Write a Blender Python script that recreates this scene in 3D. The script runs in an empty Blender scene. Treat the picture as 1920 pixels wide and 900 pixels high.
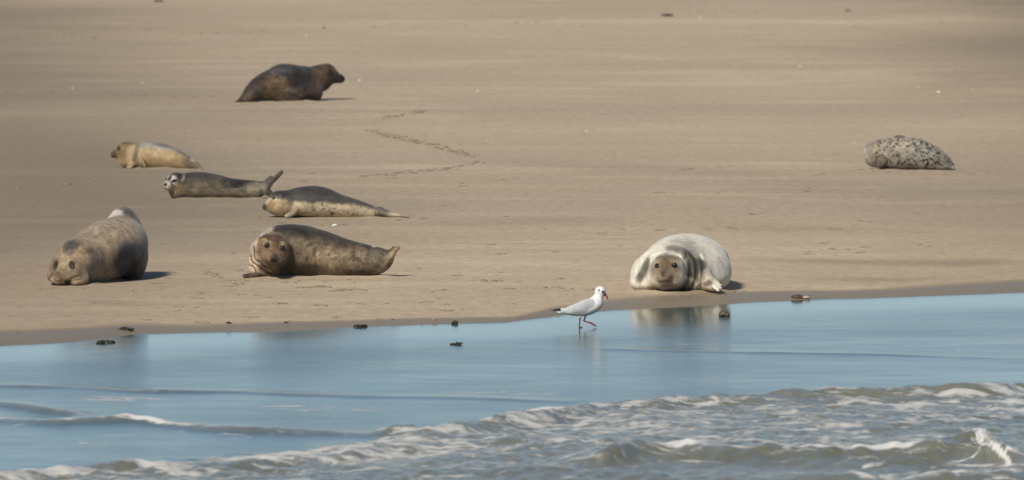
import bpy, bmesh, math, random
import numpy as np
from mathutils import Vector, Matrix
from mathutils.bvhtree import BVHTree

# ------------------------------------------------------------------ camera, sky, sun, exposure
scene = bpy.context.scene
F = 21000.0            # focal length in photo pixels (1920 wide)
CAMZ = 4.3
PITCH = math.atan(1050.0 / F)
cam_d = bpy.data.cameras.new('camera')
cam_d.sensor_width = 36.0
cam_d.lens = 36.0 * F / 1920.0
cam_d.clip_start = 1.0
cam_d.clip_end = 5000.0
cam = bpy.data.objects.new('camera', cam_d)
scene.collection.objects.link(cam)
cam.location = (0, 0, CAMZ)
cam.rotation_euler = (math.pi / 2 - PITCH, 0, 0)
cam_d.dof.use_dof = True
cam_d.dof.focus_distance = 80.0
cam_d.dof.aperture_fstop = 6.8
scene.camera = cam

SUN_EL, SUN_ROT = math.radians(40), math.radians(206)   # rot: clockwise from +Y
world = bpy.data.worlds.new('World')
scene.world = world
world.use_nodes = True
wn = world.node_tree
wn.nodes.clear()
sky = wn.nodes.new('ShaderNodeTexSky')
sky.sky_type = 'NISHITA'
sky.sun_disc = False
sky.sun_elevation = SUN_EL
sky.sun_rotation = SUN_ROT
sky.air_density = 0.7
sky.dust_density = 0.1
sky.ozone_density = 0.9
bg = wn.nodes.new('ShaderNodeBackground')
bg.inputs['Strength'].default_value = 0.076
wo = wn.nodes.new('ShaderNodeOutputWorld')
wn.links.new(sky.outputs[0], bg.inputs['Color'])
wn.links.new(bg.outputs[0], wo.inputs['Surface'])

sun_d = bpy.data.lights.new('sun', 'SUN')
sun_d.energy = 3.75
sun_d.angle = math.radians(9.0)
sun_d.color = (1.0, 0.91, 0.79)
sun = bpy.data.objects.new('sun', sun_d)
scene.collection.objects.link(sun)
tosun = Vector((math.sin(SUN_ROT) * math.cos(SUN_EL), math.cos(SUN_ROT) * math.cos(SUN_EL), math.sin(SUN_EL)))
sun.rotation_euler = tosun.to_track_quat('Z', 'Y').to_euler()

scene.view_settings.view_transform = 'Standard'
scene.view_settings.look = 'None'
scene.view_settings.gamma = 1.0
scene.view_settings.use_curve_mapping = False
scene.view_settings.exposure = 0.15

rng = np.random.default_rng(7)
random.seed(7)
COL = scene.collection

# ------------------------------------------------------------------ small maths helpers
_T = rng.random((32, 32, 32)).astype(np.float32)


def vnoise(x, y, z=None):
    x = np.asarray(x, np.float32); y = np.asarray(y, np.float32)
    z = np.zeros_like(x) if z is None else np.asarray(z, np.float32)
    xi = np.floor(x).astype(np.int32); yi = np.floor(y).astype(np.int32); zi = np.floor(z).astype(np.int32)
    fx, fy, fz = x - xi, y - yi, z - zi
    fx = fx * fx * (3 - 2 * fx); fy = fy * fy * (3 - 2 * fy); fz = fz * fz * (3 - 2 * fz)
    x0, x1, y0, y1, z0, z1 = xi & 31, (xi + 1) & 31, yi & 31, (yi + 1) & 31, zi & 31, (zi + 1) & 31
    a = _T[x0, y0, z0] * (1 - fx) + _T[x1, y0, z0] * fx
    b = _T[x0, y1, z0] * (1 - fx) + _T[x1, y1, z0] * fx
    c = _T[x0, y0, z1] * (1 - fx) + _T[x1, y0, z1] * fx
    d = _T[x0, y1, z1] * (1 - fx) + _T[x1, y1, z1] * fx
    return (a * (1 - fy) + b * fy) * (1 - fz) + (c * (1 - fy) + d * fy) * fz


def fbm(x, y, z=None, n=4):
    s, a, t = 0, 1.0, 0
    for i in range(n):
        s = s + a * vnoise(x * 2 ** i + 7.3 * i, y * 2 ** i + 3.1 * i, None if z is None else z * 2 ** i + 5.7 * i)
        t += a; a *= 0.5
    return s / t          # 0..1, mean .5


def sstep(a, b, x):
    t = np.clip((x - a) / (b - a), 0, 1)
    return t * t * (3 - 2 * t)


def lin(c):
    c = c / 255.0
    return c / 12.92 if c <= 0.04045 else ((c + 0.055) / 1.055) ** 2.4


ALB = 0.80
SAND = 1.27


def pc(r, g, b, k=1.0):          # a base colour from a colour seen in sunlight
    return np.array([lin(r), lin(g), lin(b)]) * ALB * k


# ------------------------------------------------------------------ terrain and projection
def ray(px, py):
    dx, dy = (px - 960) / F, -(py - 450) / F
    c, s = math.cos(PITCH), math.sin(PITCH)
    return np.array([dx, c + s * dy, -s + c * dy])


def on_plane(px, py, z=0.0):
    d = ray(px, py)
    t = (z - CAMZ) / d[2]
    return np.array([0, 0, CAMZ]) + d * t


SHORE_PX = [(-400, 668), (0, 646), (130, 640), (250, 629), (400, 624), (520, 620), (680, 613), (850, 607), (950, 604),
            (1000, 598), (1060, 590), (1150, 583), (1300, 573), (1400, 567), (1520, 562), (1700, 555), (1920, 548), (2300, 538)]
SH = np.array([on_plane(*p)[:2] for p in SHORE_PX])


def shore_y(x):
    xs = np.concatenate([[-500], SH[:, 0], [500]])
    s0 = (SH[1, 1] - SH[0, 1]) / (SH[1, 0] - SH[0, 0])
    ys = np.concatenate([[SH[0, 1] - 15], SH[:, 1], [SH[-1, 1] + 15]])
    return np.interp(x, xs, ys)


def terrain(x, y):
    x = np.asarray(x, float); y = np.asarray(y, float)
    s = y - shore_y(x) + 0.55 * (fbm(x * 1.3 + 60, y * 0.25, n=4) - 0.5)
    up = 0.05 * (1 - np.exp(-np.maximum(s, 0) / 1.3)) + 0.012 * sstep(0, 0.25, s)
    dn = np.minimum(s, 0) * 0.02
    n = 0.020 * (fbm(x * 0.35 + 9, y * 0.22 + 4, n=3) - 0.5) * sstep(0.5, 4, s)
    r = 0.006 * (fbm(x * 0.7 + y * 0.03 + 40, y * 0.45 + 11, n=3) - 0.5) * sstep(0.1, 2.5, s)
    e = 0.006 * (fbm(x * 2.2 + 3, y * 1.2, n=3) - 0.5)
    return np.maximum(up + dn + n + r + e, -0.5)


def on_ground(px, py):
    z = 0.05
    for _ in range(12):
        p = on_plane(px, py, z)
        z = float(terrain(p[0], p[1]))
    return p[0], p[1], z


# ------------------------------------------------------------------ object helpers
def tag(o, label=None, cat=None, group=None, kind=None):
    if label: o['label'] = label
    if cat: o['category'] = cat
    if group: o['group'] = group
    if kind: o['kind'] = kind
    return o


def empty(name, loc):
    o = bpy.data.objects.new(name, None)
    COL.objects.link(o)
    o.location = loc
    o.empty_display_size = 0.1
    return o


def mesh_from(name, V, Q, mat, parent=None, cols=None, smooth=True):
    me = bpy.data.meshes.new(name)
    V = np.asarray(V, np.float32); Q = np.asarray(Q, np.int32)
    me.vertices.add(len(V)); me.vertices.foreach_set('co', V.ravel())
    n, k = Q.shape
    me.loops.add(n * k); me.loops.foreach_set('vertex_index', Q.ravel())
    me.polygons.add(n)
    me.polygons.foreach_set('loop_start', np.arange(0, n * k, k, dtype=np.int32))
    me.update(calc_edges=True)
    if smooth:
        me.polygons.foreach_set('use_smooth', np.ones(n, bool))
    if cols:
        for an, arr in cols.items():
            arr = np.asarray(arr, np.float32)
            if arr.ndim == 2:
                at = me.color_attributes.new(an, 'FLOAT_COLOR', 'POINT')
                at.data.foreach_set('color', np.concatenate([arr, np.ones((len(arr), 1), np.float32)], 1).ravel())
            else:
                at = me.attributes.new(an, 'FLOAT', 'POINT')
                at.data.foreach_set('value', arr)
    me.materials.append(mat)
    me.validate()
    o = bpy.data.objects.new(name, me)
    COL.objects.link(o)
    if parent: o.parent = parent
    return o


def grid(xs, ys):
    nx, ny = len(xs), len(ys)
    X, Y = np.meshgrid(xs, ys)
    i = np.arange(nx * ny).reshape(ny, nx)
    Q = np.stack([i[:-1, :-1], i[:-1, 1:], i[1:, 1:], i[1:, :-1]], -1).reshape(-1, 4)
    return X.ravel(), Y.ravel(), Q


def steps(*segs):                # (start, stop, step) runs joined
    out = []
    for a, b, s in segs:
        out.append(np.arange(a, b - 1e-6, s))
    out.append([segs[-1][1]])
    return np.concatenate(out)


# ------------------------------------------------------------------ materials
def new_mat(name):
    m = bpy.data.materials.new(name)
    m.use_nodes = True
    return m, m.node_tree.nodes, m.node_tree.links, m.node_tree.nodes['Principled BSDF']


def node(N, t, **kw):
    n = N.new(t)
    for k, v in kw.items():
        if k in n.inputs.keys():
            n.inputs[k].default_value = v
        else:
            setattr(n, k, v)
    return n


def math_n(N, L, op, a, b=None, c=None, clamp=False):
    n = N.new('ShaderNodeMath'); n.operation = op; n.use_clamp = clamp
    for i, v in enumerate((a, b, c)):
        if v is None: continue
        if isinstance(v, (int, float)): n.inputs[i].default_value = v
        else: L.new(v, n.inputs[i])
    return n.outputs[0]


def maprange(N, L, v, a, b, c=0.0, d=1.0, smooth=True):
    n = N.new('ShaderNodeMapRange')
    if smooth: n.interpolation_type = 'SMOOTHSTEP'
    L.new(v, n.inputs['Value'])
    n.inputs['From Min'].default_value = a; n.inputs['From Max'].default_value = b
    n.inputs['To Min'].default_value = c; n.inputs['To Max'].default_value = d
    return n.outputs['Result']


def mixc(N, L, f, a, b, mode='MIX'):
    n = N.new('ShaderNodeMix'); n.data_type = 'RGBA'; n.blend_type = mode
    if isinstance(f, (int, float)): n.inputs[0].default_value = f
    else: L.new(f, n.inputs[0])
    for i, v in ((6, a), (7, b)):
        if hasattr(v, 'is_output'): L.new(v, n.inputs[i])
        else: n.inputs[i].default_value = (*[float(q) for q in v[:3]], 1)
    return n.outputs[2]


def noise_n(N, L, scale, detail=4, rough=0.55, mapscale=(1, 1, 1), rot=(0, 0, 0), loc=(0, 0, 0), dist=0.0, coord='Object'):
    tc = N.new('ShaderNodeTexCoord')
    mp = N.new('ShaderNodeMapping')
    mp.inputs['Scale'].default_value = mapscale
    mp.inputs['Rotation'].default_value = rot
    mp.inputs['Location'].default_value = loc
    L.new(tc.outputs[coord], mp.inputs['Vector'])
    n = N.new('ShaderNodeTexNoise')
    n.inputs['Scale'].default_value = scale
    n.inputs['Detail'].default_value = detail
    n.inputs['Roughness'].default_value = rough
    n.inputs['Distortion'].default_value = dist
    L.new(mp.outputs[0], n.inputs['Vector'])
    return n.outputs['Fac']


def sand_material(name, dark=1.0):
    m, N, L, B = new_mat(name)
    dark = dark * SAND
    dry = pc(187, 169, 142) * dark
    pale = pc(201, 184, 155) * dark
    grey = pc(175, 159, 136) * dark
    brown = pc(180, 162, 132) * dark
    c0 = mixc(N, L, maprange(N, L, noise_n(N, L, 1.0, 4, 0.5, (0.05, 0.09, 1), (0, 0, 0.03), dist=0.4), 0.35, 0.65), grey, dry)
    c1 = mixc(N, L, maprange(N, L, noise_n(N, L, 1.0, 4, 0.55, (0.30, 0.32, 1), (0, 0, 0.25), (3, 9, 0), 0.8), 0.54, 0.72, 0, 0.6), c0, pale)
    c1 = mixc(N, L, maprange(N, L, noise_n(N, L, 1.0, 5, 0.6, (0.16, 0.55, 1), (0, 0, 0.10), (5, 2, 0), 1.2), 0.50, 0.68, 0, 0.6), c1, pale)
    c1 = mixc(N, L, maprange(N, L, noise_n(N, L, 1.0, 5, 0.6, (0.13, 0.70, 1), (0, 0, 0.04), (8, 17, 0), 0.7), 0.54, 0.74, 0, 0.5), c1, grey * 0.95)
    c2 = mixc(N, L, maprange(N, L, noise_n(N, L, 1.0, 4, 0.55, (0.42, 0.30, 1), (0, 0, -0.2), (13, 5, 0), 0.8), 0.54, 0.74, 0, 0.5), c1, grey)
    c3 = mixc(N, L, maprange(N, L, noise_n(N, L, 1.0, 4, 0.6, (0.5, 0.25, 1), (0, 0, -0.1), (23, 15, 0), 0.5), 0.5, 0.72, 0, 0.5), c2, brown)
    fine = noise_n(N, L, 14.0, 5, 0.7, (1.0, 0.6, 1))
    c4 = mixc(N, L, 1.0, c3, mixc(N, L, maprange(N, L, fine, 0.25, 0.75), (0.80, 0.80, 0.80), (1.13, 1.13, 1.13)), 'MULTIPLY')
    at = N.new('ShaderNodeAttribute'); at.attribute_name = 'wet'
    wet = at.outputs['Fac']
    c5 = mixc(N, L, wet, c4, pc(140, 127, 105) * dark * 0.97)
    at2 = N.new('ShaderNodeAttribute'); at2.attribute_name = 'damp_and_edge_shade'
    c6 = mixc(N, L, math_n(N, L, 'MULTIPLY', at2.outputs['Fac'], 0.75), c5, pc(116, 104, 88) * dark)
    L.new(c6, B.inputs['Base Color'])
    L.new(maprange(N, L, wet, 0.3, 1, 0.9, 0.42), B.inputs['Roughness'])
    B.inputs['Specular IOR Level'].default_value = 0.2
    bp = N.new('ShaderNodeBump'); bp.inputs['Strength'].default_value = 0.6; bp.inputs['Distance'].default_value = 0.022
    h1 = noise_n(N, L, 5.0, 7, 0.68, (0.5, 0.8, 1))
    L.new(h1, bp.inputs['Height']); L.new(bp.outputs[0], B.inputs['Normal'])
    return m


def fur_material(name, sheen=0.15, rough=0.62):
    m, N, L, B = new_mat(name)
    at = N.new('ShaderNodeAttribute'); at.attribute_name = 'fur'
    n1 = noise_n(N, L, 26.0, 5, 0.7)
    n2 = noise_n(N, L, 110.0, 3, 0.7, (0.5, 1, 1.6))
    v = math_n(N, L, 'ADD', math_n(N, L, 'MULTIPLY', n1, 0.55), math_n(N, L, 'MULTIPLY', n2, 0.45))
    f = maprange(N, L, v, 0.3, 0.7, 0.80, 1.18)
    cc = N.new('ShaderNodeCombineColor')
    for i in range(3): L.new(f, cc.inputs[i])
    c = mixc(N, L, 1.0, at.outputs['Color'], cc.outputs[0], 'MULTIPLY')
    L.new(c, B.inputs['Base Color'])
    B.inputs['Roughness'].default_value = rough
    B.inputs['Specular IOR Level'].default_value = 0.25
    B.inputs['Sheen Weight'].default_value = sheen
    B.inputs['Sheen Roughness'].default_value = 0.5
    bp = N.new('ShaderNodeBump'); bp.inputs['Strength'].default_value = 0.45; bp.inputs['Distance'].default_value = 0.010
    L.new(v, bp.inputs['Height']); L.new(bp.outputs[0], B.inputs['Normal'])
    return m


def plain_material(name, col, rough=0.6, spec=0.3, var=0.25, scale=30.0):
    m, N, L, B = new_mat(name)
    n = noise_n(N, L, scale, 4, 0.6)
    f = maprange(N, L, n, 0.3, 0.7, 1 - var, 1 + var)
    cc = N.new('ShaderNodeCombineColor')
    for i in range(3): L.new(f, cc.inputs[i])
    L.new(mixc(N, L, 1.0, col, cc.outputs[0], 'MULTIPLY'), B.inputs['Base Color'])
    B.inputs['Roughness'].default_value = rough
    B.inputs['Specular IOR Level'].default_value = spec
    return m


def water_material():
    m, N, L, B = new_mat('sea_water')
    at = N.new('ShaderNodeAttribute'); at.attribute_name = 'foam'
    at2 = N.new('ShaderNodeAttribute'); at2.attribute_name = 'solid'
    silt = mixc(N, L, maprange(N, L, noise_n(N, L, 1.0, 4, 0.6, (0.8, 0.5, 1)), 0.35, 0.65), (0.15, 0.15, 0.095), (0.20, 0.195, 0.13))
    at3 = N.new('ShaderNodeAttribute'); at3.attribute_name = 'rough'
    at4 = N.new('ShaderNodeAttribute'); at4.attribute_name = 'surf'
    silt = mixc(N, L, maprange(N, L, noise_n(N, L, 1.6, 4, 0.6, (1, 0.7, 1), loc=(7, 3, 0)), 0.4, 0.7, 0, 0.6), silt, (0.22, 0.228, 0.175))
    silt = mixc(N, L, at4.outputs['Fac'], (0.055, 0.105, 0.092), silt)
    n1 = noise_n(N, L, 3.8, 8, 0.70, (0.8, 0.85, 1), (0, 0, 0.1), (0, 0, 0), 0.9)
    n2 = noise_n(N, L, 10.0, 4, 0.6, (0.8, 0.8, 1), (0, 0, 0.1), (4, 2, 0), 0.6)
    nn = math_n(N, L, 'ADD', math_n(N, L, 'MULTIPLY', n1, 0.7), math_n(N, L, 'MULTIPLY', n2, 0.3))
    th = math_n(N, L, 'SUBTRACT', 0.69, math_n(N, L, 'MULTIPLY', at.outputs['Fac'], 0.30))
    fo = maprange(N, L, math_n(N, L, 'SUBTRACT', nn, th), -0.03, 0.09)
    fo = math_n(N, L, 'MULTIPLY', fo, math_n(N, L, 'GREATER_THAN', at.outputs['Fac'], 0.01))
    sol = maprange(N, L, math_n(N, L, 'ADD', at2.outputs['Fac'], math_n(N, L, 'MULTIPLY', math_n(N, L, 'SUBTRACT', nn, 0.5), 2.2)), 0.30, 0.85)
    fo = math_n(N, L, 'MAXIMUM', math_n(N, L, 'MULTIPLY', fo, 0.66), math_n(N, L, 'MULTIPLY', sol, 0.88))
    L.new(mixc(N, L, fo, silt, (0.78, 0.77, 0.74)), B.inputs['Base Color'])
    L.new(math_n(N, L, 'ADD', maprange(N, L, fo, 0, 1, 0.10, 0.6), math_n(N, L, 'MULTIPLY', at3.outputs['Fac'], 0.12)), B.inputs['Roughness'])
    L.new(maprange(N, L, fo, 0, 1, 0.35, 0.1), B.inputs['Specular IOR Level'])
    B.inputs['IOR'].default_value = 1.333
    bp = N.new('ShaderNodeBump'); bp.inputs['Strength'].default_value = 0.35; bp.inputs['Distance'].default_value = 0.012
    h = math_n(N, L, 'MULTIPLY', noise_n(N, L, 9.0, 4, 0.6, (1, 0.8, 1)), math_n(N, L, 'ADD', math_n(N, L, 'MULTIPLY', math_n(N, L, 'POWER', at3.outputs['Fac'], 2.0), 0.9), 0.08))
    L.new(h, bp.inputs['Height']); L.new(bp.outputs[0], B.inputs['Normal'])
    return m


M_sand = sand_material('sand')
M_clod = sand_material('disturbed_sand', 0.64)
M_water = water_material()
M_fur = fur_material('seal_fur')
M_feather = fur_material('gull_plumage', 0.05, 0.7)
M_eye = plain_material('dark_eye', (0.008, 0.006, 0.005), 0.12, 0.6, 0.05)
M_weed = plain_material('dark_seaweed', (0.04, 0.033, 0.02), 0.45, 0.4, 0.5)
M_shell = plain_material('white_shell', (0.72, 0.69, 0.62), 0.4, 0.4, 0.1)
M_red = plain_material('reddish_shell', (0.09, 0.05, 0.038), 0.5, 0.4, 0.4)
M_pink = plain_material('pinkish_shell', (0.36, 0.27, 0.22), 0.5, 0.4, 0.2)
M_stone = plain_material('dark_stone', (0.075, 0.06, 0.04), 0.55, 0.4, 0.5, 60)

# ------------------------------------------------------------------ the sand flat
xs = steps((-900, -60, 60), (-60, -12, 3), (-12, -7.6, 0.4), (-7.6, 7.6, 0.04), (7.6, 12, 0.4), (12, 60, 3), (60, 900, 60))
ys = steps((-60, 60, 10), (60, 70, 1), (70, 84, 0.04), (84, 120, 0.08), (120, 160, 0.16), (160, 300, 5), (300, 2000, 100))
X, Y, Q = grid(xs, ys)
Z = terrain(X, Y)
for pts in (((452, 195), (585, 190)), ((236, 314), (378, 320)), ((328, 374), (500, 374)), ((512, 404), (762, 409)), ((92, 533), (170, 533), (270, 516)), ((462, 521), (735, 519)),
            ((1186, 545), (1260, 551), (1362, 545)), ((1630, 317), (1788, 324))):
    W = np.array([on_ground(*p)[:2] for p in pts])
    yl = np.interp(X, W[:, 0], W[:, 1]) + 0.10 * (fbm(X * 6, X * 0 + W[0, 1], n=3) - .5)
    fade = sstep(W[0, 0] - .06, W[0, 0] + .06, X) * sstep(W[-1, 0] + .06, W[-1, 0] - .06, X)
    Z += 0.016 * fade * np.exp(-((Y - yl + 0.02) / 0.11) ** 2) * (0.3 + 1.4 * fbm(X * 9, Y * 3, n=3))
s = Y - shore_y(X)
wn_ = fbm(X * 0.6, Y * 0.5 + 3, n=4)
# the dark wet margin widens where the bank is lowest (between gull and pale seal, and on the far right)
wid = np.interp(X, [-8, -3.4, -2.0, -1.0, 0.0, 0.25, 0.7, 1.6, 2.6, 3.5, 9], [1.2, 0.8, 0.45, 0.35, 0.15, 0.65, 1.0, 0.55, 0.5, 0.8, 1.2])
wet = 1 - sstep(wid * 0.55, wid * 1.15 + 0.1, s + (wn_ - 0.5) * 0.9)
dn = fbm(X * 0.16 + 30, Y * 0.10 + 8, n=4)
damp_and_edge_shade = sstep(0.1, 1.0, np.abs(X - 0.7) / (Y * 0.0457) - 0.25 + (dn - 0.5) * 0.9)  # vignette-like edge shade painted into the sand colour, broken up by noise
damp_and_edge_shade = damp_and_edge_shade * sstep(3, 14, s) * 0.9 + 0.45 * damp_and_edge_shade * (1 - sstep(3, 14, s))
for (pa, pb, hw, amt) in (((1440, 490), (1960, 494), 0.5, .6), ((1500, 520), (1900, 523), 0.35, .4), ((-60, 552), (330, 575), 0.55, .6), ((-40, 592), (150, 600), 0.45, .65), ((-60, 372), (240, 366), 1.2, .35),
                          ((330, 352), (700, 344), 0.8, .25), ((880, 300), (1500, 332), 1.0, .2), ((1300, 425), (1900, 440), 0.8, .3), ((720, 420), (1150, 412), 0.8, .25), ((300, 420), (500, 418), .6, .3)):
    ax_, ay_, _ = on_ground(*pa); bx_, by_, _ = on_ground(*pb)
    yl = np.interp(X, [ax_, bx_], [ay_, by_]) + 0.8 * (fbm(X * 0.8 + pa[1], X * 0 + 1, n=3) - 0.5)
    fade = sstep(ax_ - 0.3, ax_ + 0.6, X) * sstep(bx_ + 0.3, bx_ - 0.6, X)
    damp_and_edge_shade = np.maximum(damp_and_edge_shade, amt * fade * np.exp(-((Y - yl) / hw) ** 2) * (0.5 + fbm(X * 1.2 + pa[1], Y * 1.5, n=4)))
sand = mesh_from('sand', np.stack([X, Y, Z], 1), Q, M_sand, None, {'wet': wet, 'damp_and_edge_shade': damp_and_edge_shade})
tag(sand, 'broad flat of pale tan beach sand with dampened streaks, painted edge shade and a wet margin', 'sand', kind='structure')

# ------------------------------------------------------------------ the sea
xs = steps((-900, -60, 60), (-60, -12, 3), (-12, -4.2, 0.3), (-4.2, 4.2, 0.014), (4.2, 12, 0.3), (12, 60, 3), (60, 900, 60))
ys = steps((-900, -60, 60), (-60, 40, 10), (40, 57, 1), (57, 84, 0.035))
X, Y, Q = grid(xs, ys)
Z = np.zeros_like(X)
foam = np.zeros_like(X); solid = np.zeros_like(X); roughw = np.zeros_like(X); surf = np.zeros_like(X)


def curve(pts, z=0.0):
    w = np.array([on_plane(p[0], p[1], p[2] * 0.7 if len(p) > 2 else z) for p in pts])
    return w[:, 0], w[:, 1]


def crest(pts, near, far, wob=0.12, gain=0.62):
    """pts: (px, py, height m, foam 0..1); near/far = widths of the seaward and landward faces in metres."""
    global Z, solid, foam, surf
    cx, cy = curve(pts)
    hh = np.interp(X, cx, [p[2] for p in pts], left=0, right=0)
    ff = np.interp(X, cx, [p[3] for p in pts], left=0, right=0)
    yc = np.interp(X, cx, cy) + wob * 2 * (fbm(X * 1.6 + cy[0], X * 0.3 + cy[0] * 3, n=4) - 0.5)
    d = Y - yc
    p = np.where(d < 0, np.exp(-(d / near) ** 2), np.exp(-(d / far) ** 2))
    hh = gain * hh * (0.35 + 1.3 * fbm(X * 3.6 + cy[0], Y * 1.2, n=4))
    Z += hh * p
    surf = np.maximum(surf, p * sstep(0.002, 0.012, hh))
    ff = ff * (0.15 + 1.6 * fbm(X * 6.0 + cy[0] * 2, Y * 0.9, n=4))
    solid = np.maximum(solid, ff * np.exp(-((d - 0.02) / 0.17) ** 2))
    return d


A_FRONT = [(-300, 885), (0, 880), (200, 864), (350, 857), (500, 843), (640, 834), (740, 808), (830, 800), (900, 783), (1000, 767), (1080, 758),
           (1200, 749), (1400, 739), (1600, 728), (1800, 722), (1920, 716), (2200, 705)]
fx, fy = curve(A_FRONT)
d = np.interp(X, fx, fy) + 0.5 * (fbm(X * 1.3, X * 0 + 2, n=4) - 0.5) - Y     # >0 on the camera side
zone = sstep(-0.05, 0.5, d)
turb = zone * sstep(-40, 45, Y) * (Y > 50)
lum = fbm(X * 0.5 + 5, Y * 0.35 + 2, n=3)
foam = turb * np.clip(0.61 + 0.8 * (lum - 0.5) + 0.22 * np.exp(-(d / 0.9) ** 2) * sstep(0.4, -1.2, X), 0, 1)
# foam thickest along the left front
foam = np.clip(foam + turb * 0.17 * sstep(0.0, -2.0, X) * (0.4 + 1.2 * fbm(X * 4, Y * 3, n=3)), 0, 0.9)
Z += turb * (0.026 * (fbm(X * 3.4, Y * 2.0, n=4) - 0.5) + 0.034 * (fbm(X * 9 + 2, Y * 4.5 + 5, n=4) - 0.5) + 0.014 * (fbm(X * 17 + 9, Y * 8 + 1, n=2) - 0.5))
# calm film inshore
sh = shore_y(X) - Y
Z += (1 - turb) * (0.006 * (fbm(X * 0.9 + 31, Y * 1.2 + 7, n=4) - 0.5) + 0.003 * (fbm(X * 2.5, Y * 3.2, n=3) - .5)) * sstep(0.2, 4, sh)
foam = np.maximum(foam, (1 - turb) * (0.42 * sstep(2.5, 6.0, sh) * sstep(0.45, 0.66, fbm(X * 0.9 + 3, Y * 1.6, n=4)) + 0.30 * sstep(0.4, 2.0, sh) * sstep(0.56, 0.7, fbm(X * 0.8 + 13, Y * 1.3, n=4))))
surf = turb.copy()
roughw = turb + (1 - turb) * (0.55 * sstep(0.5, 3.0, sh) * (0.5 + fbm(X * 0.7, Y * 0.8 + 3, n=3)))

crest([(-300, 715, .012, 0), (0, 720, .02, .0), (120, 723, .016, 0), (260, 728, .026, 0.05), (420, 731, .016, 0), (640, 737, .02, 0), (760, 742, .012, 0), (930, 746, .014, 0),
       (1060, 751, .01, 0), (1120, 752, 0, 0)], 0.14, 0.2, 0.12, 0.55)
crest([(1080, 652, 0, 0), (1180, 655, .012, 0), (1400, 658, .016, 0), (1600, 662, .012, 0), (1860, 670, .006, 0), (1960, 674, 0, 0)], 0.12, 0.18, 0.08, 0.55)
crest([(-300, 744, .03, 0), (0, 752, .025, .0), (80, 763, .035, 0), (150, 776, .03, 0.1), (180, 782, .0, 0)], 0.2, 0.3, 0.12, 0.8)
crest([(-300, 778, .03, .4), (0, 781, .035, .55), (120, 784, .045, .5), (165, 783, .04, .75), (200, 777, .06, 1.5), (240, 772, .075, 1.9), (275, 778, .06, 1.5), (310, 788, .045, .6), (400, 797, .045, .55),
       (560, 803, .045, .45), (700, 808, .035, .4), (780, 806, .03, .2)], 0.22, 0.3, 0.05, 0.62)
crest([(690, 815, 0, 0), (745, 806, .05, .5), (790, 803, .07, .3), (870, 792, .09, .25), (930, 779, .09, .5), (1000, 769, .09, .9), (1060, 762, .08, .7),
       (1120, 757, .05, .4), (1250, 749, .05, .3), (1400, 742, .055, .1), (1600, 731, .06, .1), (1800, 726, .06, .1), (1920, 719, .07, .1), (2200, 708, .05, 0)], 0.32, 0.35, 0.12, 0.8)
crest([(560, 842, .0, .2), (700, 830, .05, .4), (830, 815, .05, .2), (960, 812, .07, .2), (1080, 820, .05, .2), (1200, 828, 0, 0)], 0.5, 0.4)
crest([(1040, 862, 0, 0), (1130, 852, .07, .2), (1200, 838, .07, .25), (1290, 832, .08, .9), (1360, 837, .07, .6), (1480, 840, .065, .8), (1600, 842, .065, 1.1), (1700, 841, .065, .9),
       (1760, 836, .08, .4), (1800, 828, .10, .2), (1838, 818, .12, .9), (1870, 830, .11, 1.0), (1905, 850, .07, .9), (1960, 866, .06, .5), (2200, 860, .03, .3)], 0.34, 0.38, 0.04, 1.0)
crest([(-300, 902, .06, .5), (0, 889, .06, .6), (120, 878, .05, .7), (260, 866, .05, .6), (400, 868, .05, .5), (520, 856, .05, .6), (660, 846, .05, .5), (760, 838, 0, 0)], 0.25, 0.3, 0.12, 0.8)
crest([(700, 890, 0, 0), (850, 876, .05, .3), (1000, 872, .06, .4), (1150, 880, .05, .3), (1300, 890, .05, .2), (1500, 886, .06, .4), (1700, 890, .07, .7), (1780, 884, .09, .6), (1900, 882, .08, .6), (2100, 880, .03, 0)], 0.45, 0.35)

def foam_stroke(pts, w, amt=1.0):
    """a strand of foam lying on the finished surface along a line given in photo pixels; w = half width in pixels"""
    global solid
    cs, sn = math.cos(PITCH), math.sin(PITCH)
    dep = cs * Y + sn * (CAMZ - Z)
    ok = np.nonzero((Y > 55) & (Y < 70) & (np.abs(X) < 4.2))[0]
    PX = 960 + F * X[ok] / dep[ok]
    PY = 450 - F * (-sn * -Y[ok] * 1.0 + cs * (Z[ok] - CAMZ)) / dep[ok]
    best = np.full(len(ok), 1e4)
    for (ax, ay), (bx, by) in zip(pts[:-1], pts[1:]):
        t = np.clip(((PX - ax) * (bx - ax) + (PY - ay) * (by - ay)) / ((bx - ax) ** 2 + (by - ay) ** 2), 0, 1)
        best = np.minimum(best, np.hypot(PX - ax - t * (bx - ax), PY - ay - t * (by - ay)))
    xx, yy = X[ok], Y[ok]
    v = amt * (0.45 + 0.9 * fbm(xx * 12, yy * 2.0, n=5)) * (1 - sstep(w * .4, w * 1.5, best + w * 2.4 * (fbm(xx * 9, yy * 2.0, n=5) - .5)))
    solid[ok] = np.maximum(solid[ok], v)


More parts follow.
